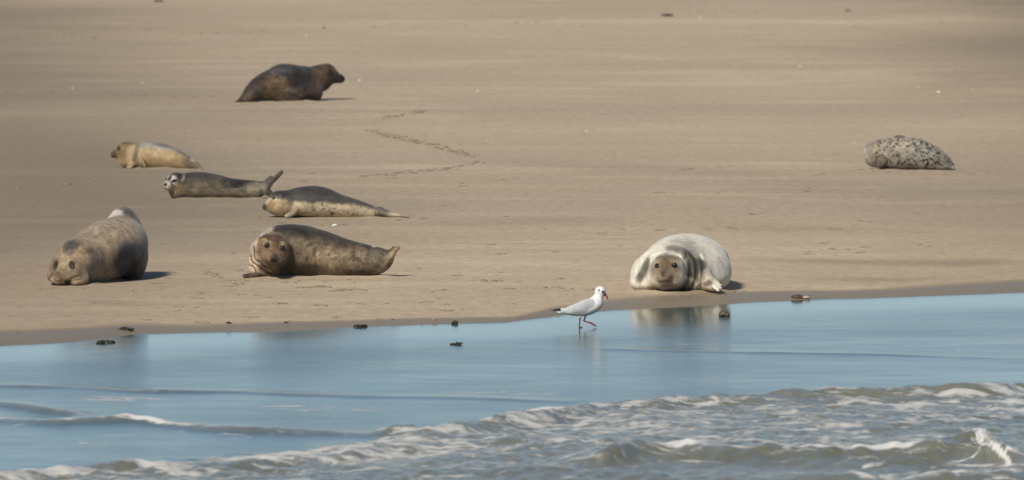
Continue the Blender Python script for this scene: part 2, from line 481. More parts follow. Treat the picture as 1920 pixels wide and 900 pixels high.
# the small breaking peak at the right, with white water spilling down both sides
x0, y0 = on_plane(1838, 826, 0.10)[:2]
Z += 0.04 * np.exp(-((X - x0) / 0.03) ** 2 - ((Y - y0) / 0.20) ** 2)
Z += 0.02 * np.exp(-((X - x0 - 0.06) / 0.05) ** 2 - ((Y - y0) / 0.30) ** 2)
foam_stroke([(1836, 812), (1842, 828), (1862, 834), (1878, 848), (1892, 866)], 6, .95)
foam_stroke([(1836, 812), (1839, 824)], 8, 1.3)
foam_stroke([(1842, 830), (1834, 846), (1824, 857)], 2.2, .75)
foam_stroke([(1824, 857), (1798, 866), (1775, 868), (1745, 878)], 2.4, .65)
foam_stroke([(1775, 872), (1850, 873), (1920, 870)], 3, .75)
foam_stroke([(1890, 838), (1915, 850), (1940, 858)], 4, .8)
foam_stroke([(1620, 874), (1660, 866)], 4, 0.7)
foam_stroke([(1650, 893), (1720, 886)], 4, 0.65)
Z = np.where((Y > 84.0 - 0.001), -0.4, Z)
Z = np.where(sh < -1.2, -0.3, Z)
water = mesh_from('sea_water', np.stack([X, Y, Z], 1), Q, M_water, None, {'foam': foam, 'solid': solid, 'rough': roughw, 'surf': np.clip(surf, 0, 1)})
tag(water, 'shallow silty sea with sky-blue calm film and broken foamy waves', 'sea', kind='structure')


# ------------------------------------------------------------------ signed-distance modelling
def smin(a, b, k):
    h = np.maximum(k - np.abs(a - b), 0) / k
    return np.minimum(a, b) - h * h * k * 0.25


def dense(pts, n=6):
    P = np.array(pts, float)
    if len(P) < 3: return P
    out = []
    for i in range(len(P) - 1):
        p0, p1, p2, p3 = P[max(i - 1, 0)], P[i], P[i + 1], P[min(i + 2, len(P) - 1)]
        for j in range(n):
            t = j / n
            out.append(0.5 * ((2 * p1) + (-p0 + p2) * t + (2 * p0 - 5 * p1 + 4 * p2 - p3) * t * t + (-p0 + 3 * p1 - 3 * p2 + p3) * t ** 3))
    out.append(P[-1])
    return np.array(out)


class Form:
    """A distance field in photo-pixel units: x right, y away, z up; meshed with surface nets."""
    def __init__(self, px0, py0, k, lo, hi, vox):
        self.px0, self.py0, self.k, self.vox = px0, py0, k, vox
        lo = np.array([lo[0] - px0, lo[1], lo[2]], np.float32); hi = np.array([hi[0] - px0, hi[1], hi[2]], np.float32)
        self.lo = lo
        ax = [np.arange(lo[i], hi[i] + vox, vox, dtype=np.float32) for i in range(3)]
        self.shape = tuple(len(a) for a in ax)
        G = np.meshgrid(*ax, indexing='ij')
        self.x, self.y, self.z = [g.ravel() for g in G]
        self.d = np.full(self.x.shape, 1e3, np.float32)

    def loc(self, px, py, Y):       # photo pixel + depth -> local
        return np.array([px - self.px0, Y, self.py0 - py - self.k * Y], np.float32)

    def add(self, dist, sel, k):
        a = self.d[sel]
        self.d[sel] = smin(a, dist, k)

    def _sel(self, c, r, k):
        m = r + k + 4 * self.vox
        return np.nonzero((np.abs(self.x - c[0]) < m[0]) & (np.abs(self.y - c[1]) < m[1]) & (np.abs(self.z - c[2]) < m[2]))[0]

    def ell(self, px, py, Y, rx, ry, rz, k=8.0, roll=0.0, yaw=0.0):
        c = self.loc(px, py, Y)
        R = max(rx, ry, rz)
        sel = self._sel(c, np.array([R, R, R]), k)
        x, y, z = self.x[sel] - c[0], self.y[sel] - c[1], self.z[sel] - c[2]
        if roll:
            cr, sr = math.cos(roll), math.sin(roll); x, z = cr * x + sr * z, -sr * x + cr * z
        if yaw:
            cr, sr = math.cos(yaw), math.sin(yaw); x, y = cr * x + sr * y, -sr * x + cr * y
        q0 = np.sqrt((x / rx) ** 2 + (y / ry) ** 2 + (z / rz) ** 2) + 1e-6
        q1 = np.sqrt((x / rx ** 2) ** 2 + (y / ry ** 2) ** 2 + (z / rz ** 2) ** 2) + 1e-9
        self.add(q0 * (q0 - 1) / q1, sel, k)

    def tube(self, pts, k=8.0, n=5, sub=False, up=(0, 0, 1)):
        """pts: (px, py, Y, rside, rup) along a spine; elliptical sections."""
        D = dense(pts, n)
        C = np.array([self.loc(p[0], p[1], p[2]) for p in D]); R = np.maximum(D[:, 3:5], 0.4)
        mx = R.max()
        lo, hi = C.min(0) - mx - k - 4 * self.vox, C.max(0) + mx + k + 4 * self.vox
        sel = np.nonzero((self.x > lo[0]) & (self.x < hi[0]) & (self.y > lo[1]) & (self.y < hi[1]) & (self.z > lo[2]) & (self.z < hi[2]))[0]
        x, y, z = self.x[sel], self.y[sel], self.z[sel]
        best = np.full(x.shape, 1e3, np.float32)
        upv = np.array(up, float)
        for i in range(len(C) - 1):
            a, b = C[i], C[i + 1]
            t_ = b - a; Ln = np.linalg.norm(t_)
            if Ln < 1e-6: continue
            t_ = t_ / Ln
            u_ = upv - t_ * np.dot(upv, t_)
            if np.linalg.norm(u_) < 0.15:
                u_ = np.array([0, 1.0, 0]) - t_ * t_[1]
            u_ /= np.linalg.norm(u_)
            s_ = np.cross(t_, u_)
            ox, oy, oz = x - a[0], y - a[1], z - a[2]
            al = ox * t_[0] + oy * t_[1] + oz * t_[2]
            tt = np.clip(al / Ln, 0, 1)
            rs = R[i, 0] + (R[i + 1, 0] - R[i, 0]) * tt
            ru = R[i, 1] + (R[i + 1, 1] - R[i, 1]) * tt
            over = al - tt * Ln
            us = ox * u_[0] + oy * u_[1] + oz * u_[2]
            ss = ox * s_[0] + oy * s_[1] + oz * s_[2]
            rm = np.minimum(rs, ru)
            q0 = np.sqrt((ss / rs) ** 2 + (us / ru) ** 2 + (over / rm) ** 2) + 1e-6
            q1 = np.sqrt((ss / rs ** 2) ** 2 + (us / ru ** 2) ** 2 + (over / rm ** 2) ** 2) + 1e-9
            best = np.minimum(best, q0 * (q0 - 1) / q1)
        if sub:
            self.d[sel] = -smin(-self.d[sel], best, k)
        else:
            self.add(best, sel, k)

    def floor(self, z0=-3.0):
        self.d = np.maximum(self.d, z0 - self.z)

    def push(self, fn):            # fn(px, py, Y) -> outward offset
        near = np.nonzero(np.abs(self.d) < 14)[0]
        x, y, z = self.x[near], self.y[near], self.z[near]
        self.d[near] -= fn(x + self.px0, self.py0 - z - self.k * y, y).astype(np.float32)

    def build(self, name, scale, mat, colour, parent, texture=1.0):
        d = self.d.reshape(self.shape)
        d[0], d[-1], d[:, 0], d[:, -1], d[:, :, 0], d[:, :, -1] = 1, 1, 1, 1, 1, 1
        ins = d < 0
        sx, sy, sz = [n - 1 for n in d.shape]
        cnt = np.zeros((sx, sy, sz), np.int8)
        offs = [(i, j, k) for i in (0, 1) for j in (0, 1) for k in (0, 1)]
        for o in offs: cnt += ins[o[0]:sx + o[0], o[1]:sy + o[1], o[2]:sz + o[2]]
        act = np.argwhere((cnt > 0) & (cnt < 8))
        idx = -np.ones((sx, sy, sz), np.int32)
        idx[act[:, 0], act[:, 1], act[:, 2]] = np.arange(len(act))
        vals = {o: d[act[:, 0] + o[0], act[:, 1] + o[1], act[:, 2] + o[2]] for o in offs}
        acc = np.zeros((len(act), 3)); num = np.zeros(len(act))
        for a in offs:
            for ax in range(3):
                if a[ax]: continue
                b = list(a); b[ax] = 1; b = tuple(b)
                da, db = vals[a], vals[b]
                cr = (da < 0) != (db < 0)
                t = np.where(cr, da / np.where(cr, da - db, 1), 0)
                for q in range(3):
                    acc[:, q] += np.where(cr, a[q] + (t if q == ax else 0), 0)
                num += cr
        P = act + acc / num[:, None]
        quads = []
        for ax in range(3):
            o1, o2 = (ax + 1) % 3, (ax + 2) % 3
            sl0 = [slice(1, -1)] * 3; sl1 = [slice(1, -1)] * 3
            sl0[ax] = slice(0, -1); sl1[ax] = slice(1, None)
            e0, e1 = ins[tuple(sl0)], ins[tuple(sl1)]
            w = np.argwhere(e0 != e1)
            flip = e0[w[:, 0], w[:, 1], w[:, 2]]
            base = w.copy(); base[:, o1] += 1; base[:, o2] += 1
            def cell(a, b):
                c = base.copy(); c[:, o1] -= a; c[:, o2] -= b
                return idx[c[:, 0], c[:, 1], c[:, 2]]
            q = np.stack([cell(1, 1), cell(0, 1), cell(0, 0), cell(1, 0)], 1)
            q[~flip] = q[~flip][:, ::-1]
            quads.append(q)
        Qd = np.concatenate(quads)
        Qd = Qd[(Qd >= 0).all(1)]
        L = self.lo + P * self.vox
        # two rounds of smoothing on the net
        e = np.concatenate([Qd[:, [0, 1]], Qd[:, [1, 2]], Qd[:, [2, 3]], Qd[:, [3, 0]]])
        for _ in range(2):
            S = np.zeros_like(L); c = np.zeros(len(L))
            np.add.at(S, e[:, 0], L[e[:, 1]]); np.add.at(S, e[:, 1], L[e[:, 0]])
            np.add.at(c, e[:, 0], 1); np.add.at(c, e[:, 1], 1)
            L = L * 0.5 + 0.5 * S / np.maximum(c, 1)[:, None]
        px, py = L[:, 0] + self.px0, self.py0 - L[:, 2] - self.k * L[:, 1]
        cols = np.clip(colour(px, py, L[:, 1]), 0.003, 0.95)
        if mat.name == 'seal_fur':
            tex = 1 + 1.1 * (fbm(px * .09 + 3, py * .09, L[:, 1] * .09, n=4) - .5) + 0.9 * (fbm(px * .34, py * .34, L[:, 1] * .34, n=2) - .5)
            tex = 1 + texture * (tex - 1) * (1 - 0.7 * sstep(.25, .6, cols.mean(1)))
            cols = cols * np.clip(tex, .45, 1.6)[:, None]
            lum_ = cols.mean(1, keepdims=True)
            cols = (lum_ + (cols - lum_) * 0.85) * (0.72 + 0.26 * sstep(0.10, 0.55, lum_))
        self.L, self.Q = L, Qd
        return mesh_from(name, L * scale, Qd, mat, parent, {'fur': cols})

    def surface_y(self, px, py, scale):
        """nearest (camera side) surface depth at a photo position, local px units."""
        if not hasattr(self, 'bvh'):
            self.bvh = BVHTree.FromPolygons([tuple(v) for v in self.L], [tuple(q) for q in self.Q])
        o = Vector((px - self.px0, -600.0, self.py0 - py + self.k * 600.0))
        hit = self.bvh.ray_cast(o, Vector((0, 1, -self.k)).normalized())
        return hit[0]


def ellipsoid_mesh(rx, ry, rz, seg=20, rings=12):
    bm = bmesh.new()
    bmesh.ops.create_uvsphere(bm, u_segments=seg, v_segments=rings, radius=1)
    bmesh.ops.scale(bm, vec=(rx, ry, rz), verts=bm.verts)
    for f in bm.faces: f.smooth = True
    return bm


def bm_obj(name, bm, mat, parent=None):
    me = bpy.data.meshes.new(name)
    bm.to_mesh(me); bm.free()
    me.materials.append(mat)
    o = bpy.data.objects.new(name, me)
    COL.objects.link(o)
    if parent: o.parent = parent
    return o


def add_eye(form, root, px, py, r, scale, sink=0.45, rz=None, name='eye', mat=None):
    p = form.surface_y(px, py, scale)
    if p is None: return
    o = bm_obj(name, ellipsoid_mesh(r * scale, r * scale, (rz or r) * scale), mat or M_eye, root)
    o.location = (p + Vector((0, r * sink, 0))) * scale


def setup(px0, py0, lo, hi, vox, z=None, sink=0.006):
    if z is None:
        x, y, z = on_ground(px0, py0); z -= sink
    else:
        x, y, _ = on_plane(px0, py0, z)
    D = math.cos(PITCH) * y + math.sin(PITCH) * (CAMZ - z)
    return (x, y, z), D / F, Form(px0, py0, (CAMZ - z) / y, lo, hi, vox)


# ------------------------------------------------------------------ colour helpers for coats
def blob(px, py, cx, cy, rx, ry, soft=0.5, rot=0.0, wob=0.0, seed=0.0, sc=0.08):
    dx, dy = px - cx, py - cy
    if rot:
        c, s_ = math.cos(rot), math.sin(rot); dx, dy = c * dx + s_ * dy, -s_ * dx + c * dy
    r = np.sqrt((dx / rx) ** 2 + (dy / ry) ** 2)
    if wob: r = r + wob * (fbm(px * sc + seed, py * sc + seed * 2, n=4) - 0.5)
    return 1 - sstep(1 - soft, 1 + soft, r)


def layer(c, col, m):
    return c * (1 - m[:, None]) + np.asarray(col)[None, :] * m[:, None]


def flat(px, col):
    return np.repeat(np.asarray(col, float)[None, :], len(px), 0)


def n3(px, py, Y, f, seed=0.0, n=4):
    return fbm(px * f + seed, py * f + seed * 1.7, Y * f + seed * 0.3, n=n)


GROUP = 'seals resting on the sand'

# ---- seal 1: dark brown, propped up, looking right, far back
loc, sc, f = setup(540, 191, (432, -40, -6), (656, 150, 90), 1.6)
f.tube([(452, 189, -12, 9, 6), (466, 181, -4, 18, 13), (486, 167, 12, 28, 22), (510, 158, 28, 34, 29), (540, 153, 48, 38, 32), (564, 152, 66, 35, 30),
        (581, 149, 80, 29, 25), (598, 142, 90, 24, 22), (610, 136, 97, 19, 16)], 8)
f.ell(538, 139, 42, 36, 28, 20.5, 5, roll=-0.12)
f.ell(585, 172, 62, 20, 26, 20, 10)
f.ell(607, 137, 96, 22, 19, 18, 8, roll=0.2)
f.ell(599, 152, 92, 20, 22, 18, 12)
f.ell(532, 174, 40, 62, 34, 22, 16)
f.tube([(620, 142, 98, 15, 13), (631, 145, 98, 11, 10), (638, 146.5, 98, 8, 7.5)], 6)
f.tube([(462, 187, -14, 8, 6), (448, 190, -22, 9, 4), (440, 193, -26, 6, 2.5)], 4)
f.tube([(464, 180, -2, 7, 5), (452, 187, 4, 8, 4), (444, 190, 6, 6, 2.5)], 4)
f.tube([(588, 166, 62, 6, 11), (586, 177, 56, 5, 9), (580, 186, 46, 8, 4)], 8)
f.floor()
f.push(lambda px, py, Y: 1.1 * (fbm(px * .05, py * .05, Y * .05) - .5) * 2 - 1.0 * np.exp(-((px - 596 + (py - 140) * 0.35) / 3.0) ** 2) * (py < 170) * (py > 122))


def col1(px, py, Y):
    c = flat(px, pc(70, 58, 46))
    c = layer(c, pc(52, 48, 46), blob(px, py, 560, 140, 40, 24, .5, wob=.6, sc=.06))
    c = layer(c, pc(82, 82, 86), blob(px, py, 528, 128, 24, 10, .6, -.25, .7, 3, .1) * .8)
    c = layer(c, pc(124, 100, 72), blob(px, py, 514, 163, 24, 24, .4, 0, 1.2, 5, .09) * .95)
    c = layer(c, pc(66, 50, 38), blob(px, py, 487, 165, 12, 22, .5, .3, .8, 8, .08) * .8)
    c = layer(c, pc(110, 88, 62), blob(px, py, 465, 182, 12, 10, .6, 0, .6, 2, .1) * .7)
    c = layer(c, pc(112, 102, 92), blob(px, py, 547, 178, 16, 12, .5, 0, .7, 9, .08) * .8)
    c = layer(c, pc(108, 84, 58), blob(px, py, 601, 138, 14, 24, .5, .2, .5, 1, .08) * .9)
    c = layer(c, pc(104, 74, 48), blob(px, py, 590, 170, 10, 14, .6, 0, .6, 4, .09) * .6)
    c = layer(c, pc(70, 56, 46), blob(px, py, 628, 141, 14, 10, .5))
    c = layer(c, pc(128, 100, 70), blob(px, py, 625, 128, 5, 5, .6) * .8)
    c = layer(c, pc(36, 30, 28), blob(px, py, 617, 135, 5, 5, .5))
    c = layer(c, pc(22, 18, 18), blob(px, py, 642, 143, 5, 5.5, .4))
    c = layer(c, pc(40, 32, 28), blob(px, py, 448, 192, 14, 4.5, .5))
    c = layer(c, pc(34, 30, 28), blob(px, py, 580, 184, 14, 6, .5) * .9)
    m = n3(px, py, Y, .10, 2)
    return c * (0.62 + 0.76 * m)[:, None]


r = empty('seal', loc)
f.build('body', sc, M_fur, col1, r, 1.5)
add_eye(f, r, 619, 135, 2.8, sc)
tag(r, 'dark brown seal propped up with raised head looking right, farthest back on the sand', 'seal', GROUP)

# ---- seal 2: golden, side on, head left
loc, sc, f = setup(295, 316, (198, -50, -6), (392, 75, 62), 1.5)
f.tube([(240, 289, 28, 18, 18), (258, 290, 24, 24, 23), (285, 291, 16, 28, 26), (310, 294, 8, 27, 24), (335, 300, 0, 22, 18), (352, 305, -8, 16, 12), (362, 309, -14, 9, 8)], 7)
f.ell(237, 281, 28, 20, 18, 17, 8)
f.ell(240, 300, 24, 18, 18, 13, 10)
f.tube([(226, 285, 26, 11, 10), (217, 287, 24, 8, 8), (212, 289, 23, 6.5, 6)], 5)
f.tube([(352, 300, -16, 5, 9), (365, 307, -24, 4, 8), (378, 315, -30, 4, 4)], 4)
f.tube([(354, 306, -6, 5, 7), (368, 311, -4, 4, 6), (380, 316, -4, 4, 3)], 4)
f.tube([(262, 290, -2, 4, 7), (265, 301, -8, 4, 7), (271, 311, -12, 5, 4)], 4)
f.tube([(250, 306, 10, 6, 5), (243, 312, -2, 7, 4)], 4)
f.floor()


def col2(px, py, Y):
    c = flat(px, pc(196, 168, 118))
    c = layer(c, pc(176, 148, 100), blob(px, py, 300, 306, 60, 9, .6) * .6)
    c = layer(c, pc(172, 166, 154), sstep(282, 270, py + (px - 290) * -.12 + 8 * (n3(px, py, Y, .08, 3) - .5)) * sstep(256, 266, px))
    c = layer(c, pc(122, 120, 118), blob(px, py, 308, 271, 16, 4, .6, .15, .5, 3, .1) * .8)
    c = layer(c, pc(112, 112, 112), blob(px, py, 344, 284, 22, 6, .6, .55, .6, 5, .1) * .8)
    c = layer(c, pc(150, 124, 76), blob(px, py, 232, 281, 20, 16, .5))
    c = layer(c, pc(196, 172, 122), blob(px, py, 247, 290, 10, 18, .5) * .8)
    c = layer(c, pc(120, 100, 70), blob(px, py, 240, 266, 16, 5, .6) * .7)
    c = layer(c, pc(136, 122, 100), blob(px, py, 255, 285, 4.5, 24, .5, .22) * .85)
    c = layer(c, pc(94, 80, 66), blob(px, py, 212, 287, 7, 8, .5))
    c = layer(c, pc(84, 66, 42), blob(px, py, 222, 277, 4, 5, .5))
    c = layer(c, pc(108, 96, 84), blob(px, py, 362, 304, 20, 14, .4, .5, .5, 6, .1) * .8)
    c = layer(c, pc(196, 186, 168), blob(px, py, 363, 298, 5, 3, .5) * .8)
    c = layer(c, pc(82, 68, 56), blob(px, py, 267, 309, 3, 6, .4, -.4) * .7)
    return c * (0.8 + 0.4 * n3(px, py, Y, .12, 2))[:, None]


r = empty('seal', loc)
f.build('body', sc, M_fur, col2, r, 0.4)
add_eye(f, r, 222, 277, 2.0, sc)
tag(r, 'golden tan seal lying on its side facing left with a grey band behind its neck', 'seal', GROUP)

# ---- seal 3: grey, looking out to lower left, hind flippers raised
loc, sc, f = setup(410, 372, (298, -60, -6), (540, 55, 62), 1.5)
f.tube([(338, 350, -6, 22, 21), (352, 348, 0, 27, 25.5), (375, 347, 3, 29, 26), (402, 349, 5, 28, 24), (430, 352, 5, 25, 20), (458, 354, 5, 20, 18.5), (480, 354, 5, 15, 17), (494, 350, 5, 9, 12)], 7)
f.ell(331, 341, -10, 20, 20, 19, 7)
f.ell(334, 360, -4, 15, 20, 12, 8)
f.tube([(323, 345, -20, 13, 11), (315, 347, -30, 10, 8.5)], 5)
f.tube([(492, 352, 4, 9, 8), (505, 343, 0, 5, 10), (517, 332, -2, 4.5, 9), (528, 321, -4, 4, 4.5)], 4, up=(0.7, 0, 0.7))
f.tube([(492, 350, 10, 8, 8), (500, 340, 14, 5, 8), (508, 331, 18, 4, 5)], 4, up=(0.7, 0, 0.7))
f.tube([(494, 353, 2, 8, 7), (503, 359, -2, 7, 7), (508, 362, -3, 6, 5)], 4)
f.floor()


def col3(px, py, Y):
    n = n3(px, py, Y, .07, 3)
    c = flat(px, pc(150, 136, 112))
    back = sstep(352, 338, py + 14 * (n - .5) - (px - 400) * 0.02)
    c = layer(c, pc(84, 78, 68), back)
    c = layer(c, pc(58, 54, 50), blob(px, py, 455, 341, 38, 9, .5, -.02, .6, 5, .06) * .95)
    c = layer(c, pc(46, 42, 40), blob(px, py, 438, 346, 18, 7, .5, 0, .6, 7, .06) * .9)
    c = layer(c, pc(70, 66, 60), blob(px, py, 372, 327, 20, 9, .6) * .9)
    c = layer(c, pc(116, 102, 80), blob(px, py, 395, 347, 30, 10, .6, 0, .8, 9, .1) * .7)
    c = layer(c, pc(170, 156, 132), blob(px, py, 478, 350, 22, 10, .7, -.3) * .6)
    # face mask
    c = layer(c, pc(62, 50, 42), blob(px, py, 332, 325, 18, 8, .5, .1))
    c = layer(c, pc(206, 196, 180), blob(px, py, 319, 337, 13, 10, .4, -.3, .5, 3, .2))
    c = layer(c, pc(60, 48, 40), blob(px, py, 327, 338, 7, 3, .4, -.35))
    c = layer(c, pc(58, 46, 38), blob(px, py, 319, 333, 2.6, 6, .5, .6))
    c = layer(c, pc(206, 196, 180), blob(px, py, 328, 345, 6, 3, .4, .5) * .8)
    c = layer(c, pc(60, 50, 42), blob(px, py, 325, 345, 5, 1.5, .5, .6) * .8)
    c = layer(c, pc(150, 122, 78), blob(px, py, 337, 353, 10, 11, .8, .3) * .6)
    c = layer(c, pc(190, 178, 158), blob(px, py, 316, 352, 12, 4, .5, .2) * .9)
    c = layer(c, pc(26, 20, 20), blob(px, py, 311.5, 344.5, 3.5, 3, .4))
    c = layer(c, pc(196, 186, 168), blob(px, py, 344, 332, 3, 8, .4, .2) * .55)
    c = layer(c, pc(52, 44, 38), blob(px, py, 341, 330, 3, 5, .4, .2) * .6)
    # flippers
    c = layer(c, pc(112, 98, 84), sstep(497, 503, px) * .9)
    c = layer(c, pc(70, 58, 50), blob(px, py, 505, 358, 8, 6, .4) * .8)
    return c * (0.74 + 0.52 * n3(px, py, Y, .13, 5))[:, None]


r = empty('seal', loc)
f.build('body', sc, M_fur, col3, r)
add_eye(f, r, 313, 334.5, 2.2, sc)
add_eye(f, r, 328, 338, 2.4, sc)
tag(r, 'slim grey seal with pale streaked face and hind flippers cocked up in the air', 'seal', GROUP)

# ---- seal 4: grey back, cream belly, side on
loc, sc, f = setup(620, 407, (484, -45, -6), (778, 55, 66), 1.6)
f.tube([(534, 382, 0, 23, 23), (553, 378, 0, 29, 26), (578, 376, 2, 33, 29), (603, 378, 3, 33, 29), (634, 385, 3, 30, 23), (664, 390, 3, 25, 18.5), (690, 395, 3, 19, 14), (712, 398, 2, 13, 9), (732, 401, 0, 9, 6)], 7)
f.ell(524, 376, -2, 23, 22, 20, 8)
f.ell(520, 388, -4, 19, 20, 14, 8)
f.tube([(514, 383, -6, 15, 14), (505, 385, -8, 10.5, 9.5), (498, 386.5, -9, 7, 6.5)], 6)
f.tube([(714, 398, -10, 10, 8), (736, 401, -16, 8, 5), (755, 403, -20, 7, 3), (766, 405, -22, 4, 2)], 4)
f.tube([(712, 392, 6, 8, 6), (730, 397, 10, 7, 4), (746, 402, 12, 6, 2.5)], 4)
f.tube([(556, 386, -26, 5, 8), (550, 397, -30, 7, 6), (538, 404, -34, 9, 3.5)], 5)
f.floor()
f.push(lambda px, py, Y: -1.6 * np.exp(-((px - 704 - (py - 390) * .2) / 3.0) ** 2) * (py > 384))


def col4(px, py, Y):
    n = n3(px, py, Y, .06, 3)
    c = flat(px, pc(206, 188, 152))
    edge = np.interp(px, [490, 520, 540, 560, 600, 640, 680, 710, 770], [368, 370, 372, 376, 378, 381, 386, 391, 396])
    c = layer(c, pc(92, 88, 82), sstep(edge + 4, edge - 4, py + 9 * (n - .5)))
    c = layer(c, pc(66, 64, 62), blob(px, py, 590, 358, 45, 12, .5, .1, .5, 2, .06) * .85)
    c = layer(c, pc(60, 56, 52), blob(px, py, 530, 361, 17, 9, .5) * .9)
    c = layer(c, pc(66, 62, 58), blob(px, py, 545, 372, 8, 12, .6) * .7)
    c = layer(c, pc(186, 160, 110), blob(px, py, 520, 386, 18, 13, .6))
    c = layer(c, pc(168, 132, 66), blob(px, py, 508, 384, 6, 10, .5) * .8)
    c = layer(c, pc(98, 80, 70), blob(px, py, 496, 386, 6, 6, .6))
    c = layer(c, pc(148, 122, 90), blob(px, py, 548, 393, 9, 9, .6) * .7)
    sp = n3(px, py, Y, .22, 9, 2)
    c = layer(c, pc(104, 90, 72), sstep(.64, .72, sp) * .75 * sstep(560, 600, px))
    c = layer(c, pc(86, 64, 44), blob(px, py, 623, 399, 3.5, 4, .5) * .8)
    c = layer(c, pc(130, 118, 102), blob(px, py, 717, 397, 14, 8, .5, .2) * .9)
    c = layer(c, pc(80, 72, 62), blob(px, py, 714, 403, 10, 4, .5, .2) * .8)
    c = layer(c, pc(186, 172, 146), blob(px, py, 748, 402, 16, 5, .5, .15) * .7)
    c = layer(c, pc(196, 182, 150), blob(px, py, 550, 402, 10, 4, .5) * .7)
    c = layer(c, pc(180, 160, 140), (blob(px, py, 518.5, 366.5, 1.8, 1.8, .4) + blob(px, py, 525.5, 365.5, 1.8, 2, .4)).clip(0, 1) * .35)
    return c * (0.78 + 0.44 * n3(px, py, Y, .13, 5))[:, None]


r = empty('seal', loc)
f.build('body', sc, M_fur, col4, r, 0.7)
add_eye(f, r, 514, 371, 2.8, sc)
tag(r, 'seal lying flat facing left with dark grey back above a cream belly', 'seal', GROUP)

# ---- seal 5: big grey-tan seal at the left, head down towards us, rump raised behind
loc, sc, f = setup(170, 533, (80, -75, -6), (282, 370, 150), 2.2)
f.tube([(134, 503, -10, 30, 27), (150, 491, 35, 45, 42), (178, 476, 100, 58, 52), (203, 463, 175, 62, 55), (216, 454, 240, 54, 52), (222, 446, 290, 40, 46)], 12)
f.ell(222, 424, 275, 33, 40, 40, 10)
f.ell(124, 507, -22, 33, 32, 26, 18)
f.ell(142, 482, 14, 36, 44, 34, 26)
f.ell(121, 516, -42, 25, 20, 15, 8)
f.tube([(115, 512, -52, 13, 10), (113, 517, -60, 10, 8)], 6)
f.tube([(150, 510, -20, 14, 14), (156, 524, -36, 12, 8), (142, 529, -52, 10, 5)], 7)
f.ell(244, 488, 190, 25, 70, 36, 16)
f.tube([(92, 508, -34, 5, 7), (97, 520, -46, 5, 6), (112, 528, -54, 6, 4.5)], 4)
f.floor()
f.push(lambda px, py, Y: 2.2 * (fbm(px * .035, py * .035, Y * .035) - .5) * 2)


def col5(px, py, Y):
    n = n3(px, py, Y, .05, 3)
    c = flat(px, pc(176, 150, 114))
    c = layer(c, pc(186, 163, 128), blob(px, py, 185, 425, 50, 30, .6, 0, .7, 5, .03) * .7)
    c = layer(c, pc(122, 108, 88), blob(px, py, 190, 500, 50, 20, .6, -.2, .5, 8, .03) * .6)
    c = layer(c, pc(46, 42, 36), blob(px, py, 244, 488, 32, 40, .3, .1, .4, 2, .04))
    c = layer(c, pc(34, 31, 27), blob(px, py, 228, 488, 11, 25, .4, .15, .5, 6, .05))
    c = layer(c, pc(50, 46, 40), blob(px, py, 258, 492, 8, 18, .5, 0, .5, 9, .05) * .9)
    # pale rump with dark stripe on the right
    c = layer(c, pc(208, 200, 186), blob(px, py, 205, 398, 24, 16, .4) * sstep(230, 250, Y))
    c = layer(c, pc(92, 90, 82), blob(px, py, 238, 408, 11, 32, .5, -.45) * sstep(225, 250, Y))
    c = layer(c, pc(112, 108, 98), blob(px, py, 222, 386, 18, 6, .6, .1) * sstep(225, 250, Y) * .8)
    c = layer(c, pc(92, 90, 82), blob(px, py, 137, 459, 18, 11, .45, -.4, .9, 3, .09) * .95)
    c = layer(c, pc(84, 76, 64), blob(px, py, 169, 470, 9, 6, .5, .2, .7, 7, .1) * .75)
    c = layer(c, pc(104, 98, 88), blob(px, py, 131, 473, 8, 5, .5, .2, .7, 4, .1) * .7)
    c = layer(c, pc(112, 108, 100), blob(px, py, 157, 417, 16, 4, .5, -.45) * .7)
        # head and face
    c = layer(c, pc(176, 154, 118), blob(px, py, 126, 507, 30, 24, .5) * .6)
    c = layer(c, pc(128, 108, 80), blob(px, py, 100, 500, 7, 18, .5) * .7)
    c = layer(c, pc(60, 46, 32), blob(px, py, 106.5, 495, 4.5, 9, .4, .2))
    c = layer(c, pc(60, 46, 32), blob(px, py, 137, 495, 5.5, 8.5, .4, -.2))
    c = layer(c, pc(120, 92, 66), blob(px, py, 112, 514, 7, 5.5, .5, .7, .5, 3, .15))
    c = layer(c, pc(40, 30, 24), blob(px, py, 129, 528, 6.5, 5, .4))
    c = layer(c, pc(84, 68, 52), (blob(px, py, 143, 517, 12, 1.6, .5, -.35) + blob(px, py, 146, 523, 12, 1.2, .5, -.25)).clip(0, 1) * .8)
    c = layer(c, pc(72, 58, 44), blob(px, py, 95, 519, 3.0, 14, .5, .6) * .6)
    return c * (0.78 + 0.44 * n3(px, py, Y, .09, 5))[:, None]


r = empty('seal', loc)
f.build('body', sc, M_fur, col5, r, 0.8)
add_eye(f, r, 106.5, 498, 3.0, sc, sink=1.0, rz=3.2)
add_eye(f, r, 137, 498, 3.0, sc, sink=1.0, rz=3.2)
tag(r, 'bulky grey seal with head laid on the sand, rump raised behind and dark flank patch', 'seal', GROUP)

# ---- seal 6: brown seal, head turned to us
loc, sc, f = setup(600, 520, (445, -115, -6), (762, 90, 112), 1.8)
f.tube([(500, 478, -2, 31, 41), (528, 470, 10, 46, 50), (562, 469, 16, 52, 49.5), (602, 475, 18, 49, 44), (642, 482, 18, 42, 37), (678, 486, 15, 34, 31), (706, 487, 12, 24, 26), (722, 484, 10, 14, 19)], 10)
f.tube([(508, 478, 0, 37, 40), (512, 470, -28, 32, 33), (513, 464, -48, 29, 28)], 10)
f.ell(513, 462, -52, 29, 28, 27, 8)
f.ell(513, 480, -46, 24, 24, 20, 8)
f.tube([(513, 473, -68, 17, 15), (515, 481, -84, 13, 12), (515, 483, -90, 9, 8)], 7)
f.ell(486, 500, -12, 20, 24, 22, 10)
f.tube([(492, 505, -20, 14, 10), (476, 514, -34, 10, 6), (459, 516, -42, 8, 3.5)], 6)
